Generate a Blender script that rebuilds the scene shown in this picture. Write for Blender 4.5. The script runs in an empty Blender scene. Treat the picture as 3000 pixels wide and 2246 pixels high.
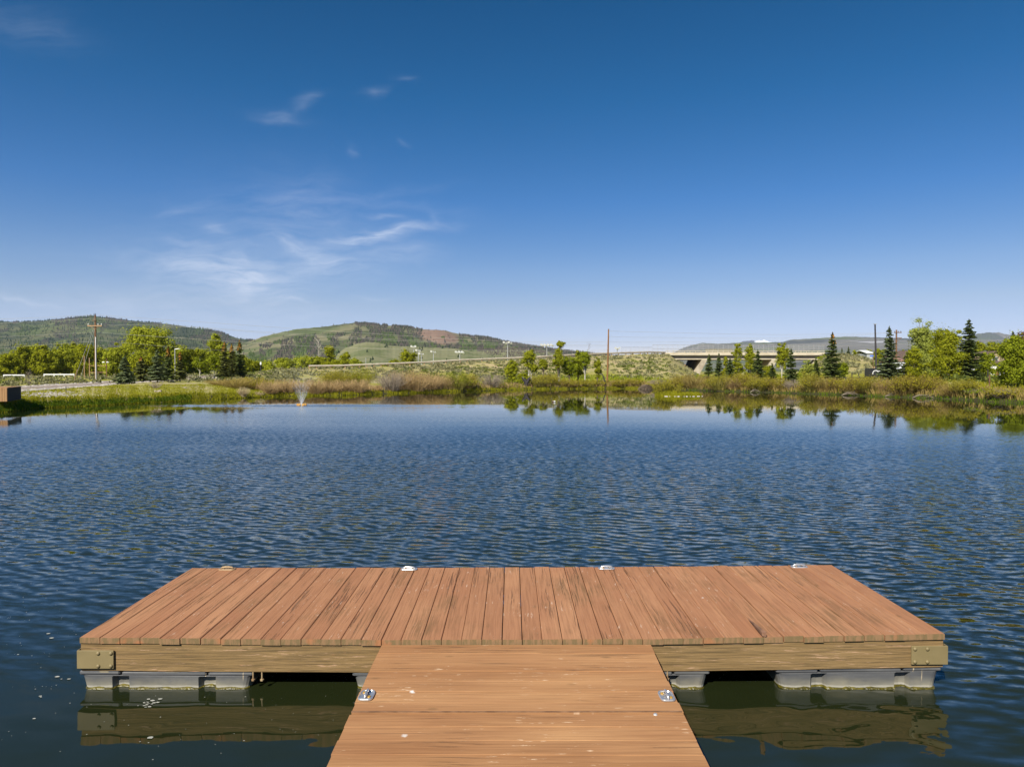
import bpy, math, random
import numpy as np
from mathutils import Vector

# ------------------------------------------------------------------ camera, sky, sun
SC = bpy.context.scene
FPX, U0, VC, HCAM = 2080.0, 1500.0, 1123.0, 2.262
PITCH = math.atan(38.0 / FPX)
SP, CP = math.sin(PITCH), math.cos(PITCH)
cam_d = bpy.data.cameras.new('camera')
cam = bpy.data.objects.new('camera', cam_d)
SC.collection.objects.link(cam)
cam.location = (0, 0, HCAM)
cam.rotation_euler = (math.pi / 2 - PITCH, 0, 0)
cam_d.sensor_width = 36
cam_d.lens = 36 * FPX / 3000
cam_d.clip_start = 0.05
cam_d.clip_end = 30000
SC.camera = cam

SUN_EL, SUN_AZ = 42.0, 208.0          # azimuth clockwise from +Y
SC.view_settings.view_transform = 'Standard'
SC.view_settings.look = 'None'
SC.view_settings.gamma = 1
SC.view_settings.exposure = 0.6
SC.cycles.use_denoising = True
SC.cycles.max_bounces = 6
SC.cycles.transparent_max_bounces = 24
SC.cycles.caustics_reflective = False
SC.cycles.caustics_refractive = False
SC.cycles.sample_clamp_indirect = 6

W = bpy.data.worlds.new('World')
SC.world = W
W.use_nodes = True


class NT:
    """tiny node-tree builder"""
    def __init__(s, nt, clear=True):
        s.nt = nt
        if clear:
            nt.nodes.clear()

    def n(s, kind, **kw):
        nd = s.nt.nodes.new(kind)
        for k, v in kw.items():
            setattr(nd, k, v)
        return nd

    def l(s, a, b):
        s.nt.links.new(a, b)

    def put(s, sock, v):
        if isinstance(v, bpy.types.NodeSocket):
            s.l(v, sock)
        elif v is not None:
            sock.default_value = v

    def m(s, op, a, b=None, c=None, clamp=False):
        nd = s.n('ShaderNodeMath', operation=op, use_clamp=clamp)
        s.put(nd.inputs[0], a); s.put(nd.inputs[1], b); s.put(nd.inputs[2], c)
        return nd.outputs[0]

    def rng(s, v, a, b, c=0.0, d=1.0, smooth=False):
        nd = s.n('ShaderNodeMapRange')
        nd.interpolation_type = 'SMOOTHSTEP' if smooth else 'LINEAR'
        s.put(nd.inputs[0], v)
        for i, q in enumerate((a, b, c, d)):
            s.put(nd.inputs[i + 1], q)
        return nd.outputs[0]

    def mix(s, f, a, b, mode='MIX'):
        nd = s.n('ShaderNodeMix', data_type='RGBA', blend_type=mode)
        s.put(nd.inputs[0], f)
        for sock, v in ((nd.inputs[6], a), (nd.inputs[7], b)):
            if isinstance(v, bpy.types.NodeSocket):
                s.l(v, sock)
            else:
                sock.default_value = (*v[:3], 1)
        return nd.outputs[2]

    def noise(s, vec, scale, detail=3, rough=.5, w=None, dist=0.0, out=0):
        nd = s.n('ShaderNodeTexNoise')
        if w is not None:
            nd.noise_dimensions = '4D'
            s.put(nd.inputs['W'], w)
        s.put(nd.inputs['Vector'], vec)
        s.put(nd.inputs['Scale'], scale)
        nd.inputs['Detail'].default_value = detail
        nd.inputs['Roughness'].default_value = rough
        nd.inputs['Distortion'].default_value = dist
        return nd.outputs[out]

    def mapping(s, vec, scale=(1, 1, 1), rot=(0, 0, 0), loc=(0, 0, 0)):
        nd = s.n('ShaderNodeMapping')
        s.l(vec, nd.inputs[0])
        nd.inputs['Location'].default_value = loc
        nd.inputs['Rotation'].default_value = rot
        nd.inputs['Scale'].default_value = scale
        return nd.outputs[0]

    def sep(s, vec):
        nd = s.n('ShaderNodeSeparateXYZ')
        s.l(vec, nd.inputs[0])
        return nd.outputs

    def comb(s, x, y, z):
        nd = s.n('ShaderNodeCombineXYZ')
        s.put(nd.inputs[0], x); s.put(nd.inputs[1], y); s.put(nd.inputs[2], z)
        return nd.outputs[0]


def world_nodes():
    t = NT(W.node_tree)
    sky = t.n('ShaderNodeTexSky')
    sky.sky_type = 'NISHITA'
    sky.sun_disc = False
    sky.sun_elevation = math.radians(SUN_EL)
    sky.sun_rotation = math.radians(SUN_AZ)
    sky.altitude = 2400
    sky.air_density = 1.0
    sky.dust_density = 0.6
    sky.ozone_density = 3.0
    d = t.n('ShaderNodeTexCoord').outputs['Generated']
    x, y, z = t.sep(d)[:3]
    ys = t.m('MAXIMUM', y, 0.05)
    a = t.m('DIVIDE', x, ys)           # tangent-plane directions of the northern sky
    e = t.m('DIVIDE', z, ys)
    el = t.m('ARCSINE', z)
    # deeper, more saturated blue away from the sun (clear high-altitude air)
    hs = t.n('ShaderNodeHueSaturation')
    t.l(sky.outputs[0], hs.inputs['Color'])
    hs.inputs['Saturation'].default_value = 1.22
    hs.inputs['Value'].default_value = 1.0
    col = hs.outputs[0]
    grade = t.n('ShaderNodeValToRGB')
    t.l(t.rng(el, 0.0, 0.62), grade.inputs[0])
    cr = grade.color_ramp
    stops = [(0.0, (.56, .43, .47)), (.08, (.545, .425, .475)), (.143, (.635, .455, .43)), (.22, (.61, .475, .46)), (.369, (.35, .44, .505)),
             (.58, (.15, .40, .46)), (.763, (.09, .36, .415)), (1.0, (.06, .33, .38))]
    cr.elements[0].position, cr.elements[0].color = stops[0][0], (*stops[0][1], 1)
    cr.elements[1].position, cr.elements[1].color = stops[-1][0], (*stops[-1][1], 1)
    for ps, cc in stops[1:-1]:
        cr.elements.new(ps).color = (*cc, 1)
    col = t.mix(1.0, col, grade.outputs[0], 'MULTIPLY')
    dbl = t.n('ShaderNodeVectorMath', operation='SCALE')
    t.l(col, dbl.inputs[0]); dbl.inputs['Scale'].default_value = 2.0
    gain = t.m('ADD', 1.0, t.m('MULTIPLY', t.rng(a, 0.0, -.72), t.rng(e, .5, .0, 0, .20)))
    gsc = t.n('ShaderNodeVectorMath', operation='SCALE')
    t.l(dbl.outputs[0], gsc.inputs[0]); t.l(gain, gsc.inputs['Scale'])
    col = gsc.outputs[0]
    # cirrus wisps: elongated soft strokes broken by stretched noise
    P = t.comb(a, e, 0.0)
    warp = t.noise(t.mapping(P, (9, 16, 1)), 1.0, 3, .55, out=1)
    wx, wy = t.sep(warp)[:2]
    aw = t.m('ADD', a, t.m('MULTIPLY', t.m('SUBTRACT', wx, .5), .09))
    ew = t.m('ADD', e, t.m('MULTIPLY', t.m('SUBTRACT', wy, .5), .05))
    strokes = [  # u, v, half length, half width, slope, strength
        (1130, 676, 125, 8, -.13, .75), (1070, 690, 90, 16, -.1, .35), (1275, 630, 20, 6, 1.3, .35), (1140, 630, 50, 4, .1, .35),
        (1190, 738, 100, 14, -.05, .35), (900, 735, 120, 13, .33, .4), (690, 785, 190, 26, .1, .62), (740, 838, 120, 20, .22, .5),
        (990, 770, 110, 20, .05, .3), (900, 600, 110, 48, .15, .25), (814, 353, 60, 9, .16, .33), (915, 310, 40, 9, -.5, .26),
        (1100, 272, 28, 7, -.2, .28), (1035, 440, 16, 7, .3, .2), (1183, 412, 16, 5, .5, .2), (1180, 240, 22, 5, .1, .2),
        (640, 672, 40, 10, .5, .28), (550, 700, 60, 8, .3, .2), (560, 600, 70, 7, -.25, .2), (885, 888, 40, 3, .3, .4),
        (60, 888, 100, 5, .02, .35), (420, 885, 330, 30, 0, .25), (250, 950, 420, 26, 0, .16), (560, 790, 260, 50, .15, .18), (800, 640, 260, 60, .1, .14), (1105, 884, 30, 4, 0, .3), (850, 930, 200, 12, -.03, .2),
        (1180, 600, 160, 10, .1, .15), (100, 90, 140, 30, .3, .14), (1150, 560, 120, 7, -.1, .14)]
    acc = None
    for (u, v, L, w_, sl, st) in strokes:
        L, w_ = L * 1.12, w_ * 1.45
        st *= .62 if v < 650 else .9
        ca, ce = (u - U0) / FPX, (1085 - v) / FPX
        th = math.atan(-sl)
        c_, s_ = math.cos(th), math.sin(th)
        da = t.m('SUBTRACT', aw, ca)
        de = t.m('SUBTRACT', ew, ce)
        p = t.m('ADD', t.m('MULTIPLY', da, c_ * FPX / L), t.m('MULTIPLY', de, s_ * FPX / L))
        q = t.m('ADD', t.m('MULTIPLY', da, -s_ * FPX / w_ * .8), t.m('MULTIPLY', de, c_ * FPX / w_ * .8))
        r2 = t.m('ADD', t.m('MULTIPLY', p, p), t.m('MULTIPLY', q, q))
        g = t.m('MULTIPLY', t.m('EXPONENT', t.m('MULTIPLY', r2, -1.0)), st)
        acc = g if acc is None else t.m('ADD', acc, g)
    fib = t.noise(t.mapping(t.comb(aw, ew, 0.0), (14, 75, 1), rot=(0, 0, .12)), 1.0, 5, .62)
    fibm = t.rng(fib, .3, .72, .15, 1.25)
    front = t.rng(y, 0.05, 0.2)
    cov = t.m('MULTIPLY', t.m('MULTIPLY', acc, fibm), front)
    cov = t.m('MULTIPLY', cov, .72, clamp=True)
    t.cloud_cov = cov
    col2 = t.mix(cov, col, (7.6, 8.2, 9.6))
    bg = t.n('ShaderNodeBackground')
    t.l(col2, bg.inputs[0])
    bg.inputs[1].default_value = 0.068
    out = t.n('ShaderNodeOutputWorld')
    t.l(bg.outputs[0], out.inputs[0])


world_nodes()

sd = bpy.data.lights.new('sun', 'SUN')
sd.energy = 4.4
sd.angle = math.radians(.53)
sd.color = (1.0, .95, .86)
sun = bpy.data.objects.new('sun', sd)
SC.collection.objects.link(sun)
_az, _el = math.radians(SUN_AZ), math.radians(SUN_EL)
SUNV = Vector((math.sin(_az) * math.cos(_el), math.cos(_az) * math.cos(_el), math.sin(_el)))
sun.rotation_euler = SUNV.to_track_quat('Z', 'Y').to_euler()

# ------------------------------------------------------------------ helpers
R = random.Random(11)
NR = np.random.RandomState(5)
COL = SC.collection


def at(u, v, Y):
    """world point seen in direction (u, v) of the survey photograph at distance Y"""
    dx, dz = u - U0, VC - v
    wy = CP * FPX + SP * dz
    wz = -SP * FPX + CP * dz
    k = Y / wy
    return Vector((dx * k, Y, HCAM + wz * k))


def tag(o, label=None, cat=None, group=None, kind=None):
    if label: o['label'] = label
    if cat: o['category'] = cat
    if group: o['group'] = group
    if kind: o['kind'] = kind
    return o


def empty(name, loc, label, cat, group=None, rz=0):
    o = bpy.data.objects.new(name, None)
    COL.objects.link(o)
    o.empty_display_size = .2
    o.location = loc
    o.rotation_euler = (0, 0, rz)
    return tag(o, label, cat, group)


class MB:
    def __init__(s):
        s.v, s.f, s.nv = [], [], 0

    def add(s, v, f):
        v = np.asarray(v, float).reshape(-1, 3)
        s.v.append(v)
        s.f.extend([tuple(int(i) + s.nv for i in q) for q in f])
        s.nv += len(v)

    def box(s, c, size, rz=0, tilt=None):
        x, y, z = [q / 2 for q in size]
        P = np.array([[-x, -y, -z], [x, -y, -z], [x, y, -z], [-x, y, -z], [-x, -y, z], [x, -y, z], [x, y, z], [-x, y, z]])
        if tilt is not None:
            P = np.array([list(tilt @ Vector(p)) for p in P])
        if rz:
            c_, s_ = math.cos(rz), math.sin(rz)
            P = P @ np.array([[c_, s_, 0], [-s_, c_, 0], [0, 0, 1]])
        s.add(P + np.array(c), [(0, 3, 2, 1), (4, 5, 6, 7), (0, 1, 5, 4), (1, 2, 6, 5), (2, 3, 7, 6), (3, 0, 4, 7)])

    def bbox(s, c, size, b=.01):
        """box with chamfered vertical/top edges"""
        x, y, z = [q / 2 for q in size]
        rings = []
        for (zz, i) in ((-z, b), (-z + b, 0), (z - b, 0), (z, b)):
            X, Y = x - i, y - i
            q = min(b, X * .5, Y * .5)
            rings.append([(-X + q, -Y, zz), (X - q, -Y, zz), (X, -Y + q, zz), (X, Y - q, zz), (X - q, Y, zz), (-X + q, Y, zz), (-X, Y - q, zz), (-X, -Y + q, zz)])
        v = [p for r in rings for p in r]
        f = [tuple(range(7, -1, -1)), tuple(range(24, 32))]
        for k in range(3):
            for i in range(8):
                j = (i + 1) % 8
                f.append((k * 8 + i, k * 8 + j, k * 8 + 8 + j, k * 8 + 8 + i))
        s.add(np.array(v) + np.array(c), f)

    def tube(s, pts, rad, n=6, cap=True):
        pts = [Vector(p) for p in pts]
        if not hasattr(rad, '__len__'): rad = [rad] * len(pts)
        vs = []
        ref = None
        for i, p in enumerate(pts):
            d = (pts[min(i + 1, len(pts) - 1)] - pts[max(i - 1, 0)])
            d = d.normalized() if d.length > 1e-9 else Vector((0, 0, 1))
            if ref is None or abs(ref.dot(d)) > .95:
                ref = Vector((0, 1, 0)) if abs(d.y) < .8 else Vector((1, 0, 0))
            a = ref.cross(d).normalized()
            b = d.cross(a)
            ref = b.copy()
            ref = b
            for k in range(n):
                th = 2 * math.pi * k / n
                vs.append(p + (a * math.cos(th) + b * math.sin(th)) * rad[i])
            ref = b.cross(a) if False else b
        f = []
        for i in range(len(pts) - 1):
            for k in range(n):
                k2 = (k + 1) % n
                f.append((i * n + k, i * n + k2, (i + 1) * n + k2, (i + 1) * n + k))
        if cap:
            f.append(tuple(range(n - 1, -1, -1)))
            f.append(tuple(range((len(pts) - 1) * n, len(pts) * n)))
        s.add([list(q) for q in vs], f)

    def quads(s, C, A, B):
        """many quads: centres C, half-axes A and B (N,3)"""
        n = len(C)
        v = np.stack([C - A - B, C + A - B, C + A + B, C - A + B], 1).reshape(-1, 3)
        base = s.nv
        s.v.append(v)
        idx = np.arange(n * 4).reshape(-1, 4) + base
        s.f.extend(map(tuple, idx.tolist()))
        s.nv += n * 4

    def leaf(s, C, A, B):
        """pointed leaf clumps (triangle pairs sharing a rhombus)"""
        v = np.stack([C - A, C - B * .5 + A * .1, C + A, C + B * .5 + A * .1], 1).reshape(-1, 3)
        base = s.nv
        s.v.append(v)
        idx = np.arange(len(C) * 4).reshape(-1, 4) + base
        s.f.extend(map(tuple, idx.tolist()))
        s.nv += len(C) * 4

    def build(s, name, mat=None, parent=None, smooth=False, label=None, cat=None, group=None, kind=None):
        me = bpy.data.meshes.new(name)
        v = np.concatenate(s.v) if s.v else np.zeros((0, 3))
        me.from_pydata(v.tolist(), [], s.f)
        if mat: me.materials.append(mat)
        if smooth: me.polygons.foreach_set('use_smooth', [True] * len(me.polygons))
        me.update()
        o = bpy.data.objects.new(name, me)
        COL.objects.link(o)
        if parent is not None: o.parent = parent
        return tag(o, label, cat, group, kind)


def material(name):
    m = bpy.data.materials.new(name)
    m.use_nodes = True
    t = NT(m.node_tree)
    out = t.n('ShaderNodeOutputMaterial')
    return m, t, out


def principled(t, out, col, rough=.7, metal=0.0, normal=None, spec=None):
    p = t.n('ShaderNodeBsdfPrincipled')
    t.put(p.inputs['Base Color'], col if isinstance(col, bpy.types.NodeSocket) else (*col[:3], 1))
    t.put(p.inputs['Roughness'], rough)
    t.put(p.inputs['Metallic'], metal)
    if spec is not None: p.inputs['Specular IOR Level'].default_value = spec
    if normal is not None: t.l(normal, p.inputs['Normal'])
    t.l(p.outputs[0], out.inputs[0])
    return p


def bump(t, h, dist=.01, strength=1.0):
    b = t.n('ShaderNodeBump')
    t.l(h, b.inputs['Height'])
    b.inputs['Distance'].default_value = dist
    b.inputs['Strength'].default_value = strength
    return b.outputs[0]


def noisy(name, c1, c2, scale=3, rough=.8, metal=0.0, stretch=(1, 1, 1), lo=.35, hi=.65, b=0.0, detail=4, c3=None, s3=1.0, coord='Object'):
    m, t, out = material(name)
    co = t.n('ShaderNodeTexCoord').outputs[coord]
    vec = t.mapping(co, stretch)
    n1 = t.noise(vec, scale, detail, .6)
    col = t.mix(t.rng(n1, lo, hi), c1, c2)
    if c3:
        n2 = t.noise(co, s3, 4, .65)
        col = t.mix(t.rng(n2, .55, .68), col, c3)
    principled(t, out, col, rough, metal, bump(t, n1, b) if b else None)
    return m


def leafmat(name, dark, light, transl=.3, third=None):
    m, t, out = material(name)
    g = t.n('ShaderNodeNewGeometry')
    co = t.n('ShaderNodeTexCoord').outputs['Object']
    n = t.noise(co, .9, 2, .5)
    f = t.m('ADD', t.m('MULTIPLY', g.outputs['Random Per Island'], .65), t.m('MULTIPLY', t.m('SUBTRACT', n, .32), .8))
    col = t.mix(t.m('MINIMUM', t.m('MAXIMUM', f, 0.0), 1.0), dark, light)
    if third:
        col = t.mix(t.rng(g.outputs['Random Per Island'], .8, .84), col, third)
    d = t.n('ShaderNodeBsdfDiffuse'); t.l(col, d.inputs[0])
    tr = t.n('ShaderNodeBsdfTranslucent'); t.l(col, tr.inputs[0])
    mx = t.n('ShaderNodeMixShader'); mx.inputs[0].default_value = transl
    t.l(d.outputs[0], mx.inputs[1]); t.l(tr.outputs[0], mx.inputs[2])
    t.l(mx.outputs[0], out.inputs[0])
    return m


# ------------------------------------------------------------------ terrain function
TC = [  # u, shore d, toe d, toe z, crest d, crest z
    (-2500, 26, 36, .9, 150, 1.5), (-600, 31, 40, .9, 150, 1.5), (0, 38, 45, .85, 150, 1.5), (100, 42.5, 48, .9, 150, 1.5),
    (300, 46, 52, 1.0, 150, 1.5), (450, 50, 57, 1.05, 150, 1.5), (560, 53, 60, 1.05, 140, 1.6), (700, 57.5, 66, 1.0, 122, 1.8),
    (820, 62, 74, .8, 115, 2.5), (1000, 64, 84, .8, 118, 2.66), (1120, 68, 88, .8, 120, 2.95), (1250, 72.5, 90, .8, 123, 3.3),
    (1350, 76, 92, .8, 125, 3.7), (1500, 82, 93, .75, 128, 4.1), (1600, 85, 95, .75, 130, 4.45), (1700, 87, 96, .75, 134, 4.9),
    (1800, 88, 97, .75, 138, 5.25), (1900, 87, 97, .75, 143, 5.6), (1958, 84, 97, .8, 147, 5.6), (2050, 79, 100, .9, 147, 1.2),
    (2100, 77, 105, .9, 150, 1.0), (2300, 71, 105, .95, 150, 1.0), (2338, 69, 105, .95, 147, 1.3), (2412, 67, 105, 1.0, 147, 5.5),
    (2465, 65.5, 104, 1.0, 147, 5.7), (2540, 62.5, 100, 1.0, 146, 5.0), (2562, 61.5, 100, 1.1, 146, 3.7), (2610, 60, 90, 1.1, 146, 2.2),
    (2700, 58.5, 80, 1.1, 146, 1.7), (2800, 55, 70, 1.1, 146, 1.5), (2900, 51, 64, 1.1, 146, 1.4), (3000, 49, 60, 1.0, 146, 1.4),
    (3600, 41, 52, 1.0, 146, 1.4), (5600, 34, 44, 1.0, 146, 1.4)]
TA = np.array(TC, float)


def vnoise(x, y, seed=0):
    """cheap smooth value noise in [-1, 1]"""
    x = np.asarray(x, float); y = np.asarray(y, float)
    return (np.sin(x * 1.3 + 1.7 * seed + 1.1 * np.sin(y * .9 + seed)) * np.cos(y * 1.1 - .7 * seed + 1.3 * np.sin(x * .7 + 2 * seed))
            + .5 * np.sin(x * 2.9 + 3 + seed + np.sin(y * 2.3)) * np.cos(y * 3.1 + 2 * seed)
            + .25 * np.sin(x * 6.1 + seed) * np.cos(y * 5.7 + 1)) / 1.6


def terr(x, y):
    x = np.asarray(x, float); y = np.maximum(np.asarray(y, float), 1.0)
    u = U0 + FPX * x / y
    c = [np.interp(u, TA[:, 0], TA[:, k]) for k in range(1, 6)]
    ds, td, tz, cd, cz = c
    ds = ds + .35 * vnoise(x * .8, y * .8, 3)
    bz = np.minimum(cz, 1.3)
    z = np.where(y < ds, np.maximum(-1.2, (y - ds) * .35), 0.0)
    k = np.clip((y - ds) / 1.4, 0, 1)
    s1 = np.clip((y - ds) / np.maximum(td - ds, 1), 0, 1)
    up = np.maximum(.28 * k, .28 * k + (tz - .28) * s1)
    z = np.where(y >= ds, up, z)
    s2 = np.clip((y - td) / (cd - td), 0, 1)
    s2 = np.where(cz > 2.2, s2 ** .85, s2)
    z = np.where(y >= td, tz + (cz - tz) * s2, z)
    z = np.where(y >= cd, cz, z)
    s3 = np.clip((y - cd - 14) / 18, 0, 1)
    z = np.where(y >= cd + 14, cz + (bz - cz) * s3, z)
    amp = np.clip((y - ds) / 6, 0, 1) * np.clip((cd - y) / 8, 0, 1)
    z = z + amp * (.07 * vnoise(x * .7, y * .6, 1) + .035 * vnoise(x * 2.1, y * 1.9, 2))
    return z


def gz(x, y):
    return float(terr(x, y))


def hit(u, v, d0=24.0, d1=300.0):
    """where the sight line (u, v) first meets the terrain"""
    d = d0
    while d < d1:
        p = at(u, v, d)
        if gz(p.x, d) >= p.z and gz(p.x, d) > -.2:
            return p
        d *= 1.004
    return at(u, v, d1)


def make_grid(name, X, Y, Z, mat, kind='structure', parent=None):
    r, c = X.shape
    me = bpy.data.meshes.new(name)
    v = np.stack([X, Y, Z], -1).reshape(-1, 3)
    i = np.arange(r * c).reshape(r, c)
    f = np.stack([i[:-1, :-1], i[:-1, 1:], i[1:, 1:], i[1:, :-1]], -1).reshape(-1, 4)
    me.vertices.add(len(v)); me.vertices.foreach_set('co', v.ravel())
    me.loops.add(f.size); me.loops.foreach_set('vertex_index', f.ravel())
    me.polygons.add(len(f)); me.polygons.foreach_set('loop_start', np.arange(len(f)) * 4)
    me.polygons.foreach_set('loop_total', np.full(len(f), 4))
    me.polygons.foreach_set('use_smooth', np.ones(len(f), bool))
    me.materials.append(mat)
    me.update(calc_edges=True); me.validate()
    o = bpy.data.objects.new(name, me)
    COL.objects.link(o)
    if parent is not None: o.parent = parent
    return tag(o, kind=kind)


# ------------------------------------------------------------------ materials of the setting
def ground_mat():
    m, t, out = material('meadow_ground')
    g = t.n('ShaderNodeNewGeometry').outputs['Position']
    x, y, z = t.sep(g)[:3]
    n1 = t.noise(g, .22, 5, .62)
    n2 = t.noise(g, 1.6, 5, .65)
    n3 = t.noise(t.mapping(g, (1, 1, 1), loc=(50, 20, 0)), .09, 3, .5)
    lush = t.mix(t.rng(n2, .3, .7), (.17, .175, .02), (.37, .35, .045))
    dry = t.mix(t.rng(n2, .3, .7), (.26, .24, .09), (.46, .38, .19))
    dirt = t.mix(t.rng(n2, .35, .7), (.46, .32, .18), (.62, .48, .31))
    # embankment (higher ground) is drier, with bare patches
    hgt = t.rng(z, 1.0, 3.0)
    f = t.m('ADD', t.rng(n1, .38, .62), t.m('MULTIPLY', hgt, .35), clamp=True)
    c = t.mix(f, lush, dry)
    bare = t.m('MULTIPLY', t.rng(t.noise(g, .55, 5, .7), .52, .60), t.rng(z, 1.1, 2.6, .25, .9))
    c = t.mix(bare, c, dirt)
    green = t.m('MULTIPLY', t.rng(n3, .5, .58), t.rng(z, 3.0, 1.2))
    c = t.mix(green, c, lush)
    mud = t.rng(z, .46, .22)
    c = t.mix(mud, c, (.05, .045, .02))
    far = t.rng(y, 300, 900)
    c = t.mix(far, c, (.13, .15, .05))
    principled(t, out, c, .95, 0, bump(t, n2, .15), spec=.1)
    return m


M = {}
M['ground'] = ground_mat()


def water_mat():
    m, t, out = material('pond_water')
    g = t.n('ShaderNodeNewGeometry').outputs['Position']
    x, y, z = t.sep(g)[:3]
    # slope field of the wind ripples, written straight into the normal
    wob = t.noise(g, .7, 2, .5, out=1)
    wx, wy = t.sep(wob)[:2]
    gx = t.m('ADD', x, t.m('MULTIPLY', t.m('SUBTRACT', wx, .5), .6))
    gy = t.m('ADD', y, t.m('MULTIPLY', t.m('SUBTRACT', wy, .5), .25))
    tilt = t.m('ADD', gy, t.m('MULTIPLY', gx, .12))
    p = t.comb(gx, tilt, 0.0)
    a1 = t.noise(t.mapping(p, (5.4, 15.0, 1)), 1.0, 3, .5, out=1)
    a2 = t.noise(t.mapping(p, (1.1, 2.6, 1), loc=(7, 3, 0)), 1.0, 2, .5, out=1)
    a3 = t.noise(t.mapping(p, (10, 24, 1), loc=(1, 9, 0)), 1.0, 2, .5, out=1)
    s1, s2, s3 = t.sep(a1), t.sep(a2), t.sep(a3)

    def cen(v, k):
        return t.m('MULTIPLY', t.m('SUBTRACT', v, .5), k)
    sy = t.m('ADD', t.m('ADD', cen(s1[0], 2.1), t.m('MULTIPLY', cen(s2[0], .6), t.rng(y, 8.0, 20.0, 1.0, .35))), cen(s3[0], .8))
    wv_ = t.noise(t.mapping(g, (.8, .8, 1), loc=(5, 5, 0)), 1.0, 2, .5)
    fr1 = t.m('SINE', t.m('ADD', t.m('ADD', t.m('MULTIPLY', y, 29.0), t.m('MULTIPLY', x, 11.0)), t.m('MULTIPLY', wv_, 26.0)))
    fr2 = t.m('SINE', t.m('ADD', t.m('ADD', t.m('MULTIPLY', y, 31.0), t.m('MULTIPLY', x, -8.0)), t.m('MULTIPLY', wv_, 19.0)))
    frr = t.m('MULTIPLY', t.m('ADD', t.m('MULTIPLY', fr1, .26), t.m('MULTIPLY', fr2, .16)), t.rng(y, 26.0, 9.0, .0, 1.0))
    sy = t.m('ADD', sy, frr)
    sx = t.m('ADD', t.m('ADD', cen(s1[1], 1.1), cen(s2[1], .3)), cen(s3[1], .5))
    # strength of the ripples over the pond
    patch = t.noise(t.mapping(g, (.05, .11, 1)), 1.0, 3, .6)
    edge = t.noise(t.mapping(g, (.12, .35, 1), loc=(3, 8, 0)), 1.0, 3, .6)
    yb = t.m('ADD', y, t.m('MULTIPLY', t.m('SUBTRACT', edge, .5), 11))
    gz_ = t.m('MULTIPLY', t.m('ADD', x, 12.0), .16)
    gs = t.m('EXPONENT', t.m('MULTIPLY', t.m('MULTIPLY', gz_, gz_), -1.0))
    lim = t.m('ADD', t.m('SUBTRACT', t.m('SUBTRACT', 42.5, t.rng(x, 5, 21, 0, 10.5)), t.rng(x, -18, -26, 0, 8.5)), t.m('MULTIPLY', gs, 8.0))
    rel = t.m('SUBTRACT', yb, lim)
    calm = t.m('ADD', t.m('MULTIPLY', t.rng(rel, -2.5, 1.0, 1.0, 0.0, True), .14), t.m('MULTIPLY', t.rng(rel, -24.0, 0.0, 1.0, 0.0, True), .86))
    amp = t.rng(y, 6.0, 15.0, .36, .38)
    amp = t.m('MULTIPLY', amp, t.rng(y, 9.0, 30.0, 1.0, .27))
    amp = t.m('MULTIPLY', amp, t.rng(patch, .3, .7, .65, 1.25))
    # lee of the dock and the landing
    leeL = t.m('MULTIPLY', t.rng(y, 4.4, 11.5, 1.0, 0.0, True), t.rng(x, 1.2, 4.6, 1.0, .0, True))
    amp = t.m('MULTIPLY', amp, t.m('SUBTRACT', 1.0, t.m('MULTIPLY', leeL, .78)))
    under = t.m('MULTIPLY', t.rng(y, 5.25, 4.9), t.rng(x, 3.0, 1.6))
    amp = t.m('MULTIPLY', amp, t.m('SUBTRACT', 1.0, t.m('MULTIPLY', under, .84)))
    undR = t.m('MULTIPLY', t.rng(y, 5.3, 4.8), t.rng(x, 2.4, 3.4, 1.0, .35))
    amp = t.m('MULTIPLY', amp, t.m('SUBTRACT', 1.0, t.m('MULTIPLY', undR, .55)))
    amp = t.m('ADD', t.m('MULTIPLY', amp, calm), .0035)
    # churned patch round the fountain
    fx = t.m('MULTIPLY', t.m('ADD', x, 14.5), .13)
    fy = t.m('MULTIPLY', t.m('SUBTRACT', y, 45.6), .75)
    fr = t.m('ADD', t.m('MULTIPLY', fx, fx), t.m('MULTIPLY', fy, fy))
    fk = t.m('EXPONENT', t.m('MULTIPLY', fr, -1.0))
    amp = t.m('ADD', amp, t.m('MULTIPLY', fk, .2))
    bias = t.m('MULTIPLY', t.rng(y, 8.0, 26.0, -.02, .40), 1.0)
    # slow swell that bends the reflections beside the dock, stronger to the right
    sw = t.sep(t.noise(t.mapping(g, (2.2, 5.5, 1), rot=(0, 0, -.35), loc=(2, 5, 0)), 1.0, 1, .4, dist=.6, out=1))
    near = t.rng(y, 9.0, 5.0)
    swa = t.m('MULTIPLY', near, t.rng(x, -2.0, 3.4, .035, .19))
    nx = t.m('ADD', t.m('MULTIPLY', sx, t.m('MULTIPLY', amp, -1.0)), t.m('MULTIPLY', cen(sw[1], .6), swa))
    ny = t.m('ADD', t.m('MULTIPLY', t.m('MAXIMUM', t.m('MULTIPLY', t.m('ADD', sy, bias), amp), t.m('SUBTRACT', t.m('MULTIPLY', t.m('MAXIMUM', t.m('SUBTRACT', t.m('DIVIDE', 2.26, t.m('MAXIMUM', y, 3.0)), .066), 0.0), -.5), .010)), -1.0), t.m('MULTIPLY', cen(sw[0], 1.6), swa))
    nn = t.n('ShaderNodeVectorMath', operation='NORMALIZE')
    t.l(t.comb(nx, ny, 1.0), nn.inputs[0])
    pr = principled(t, out, (.014, .0185, .006), .02, 0, nn.outputs[0])
    pr.inputs['IOR'].default_value = 1.56
    return m


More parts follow.
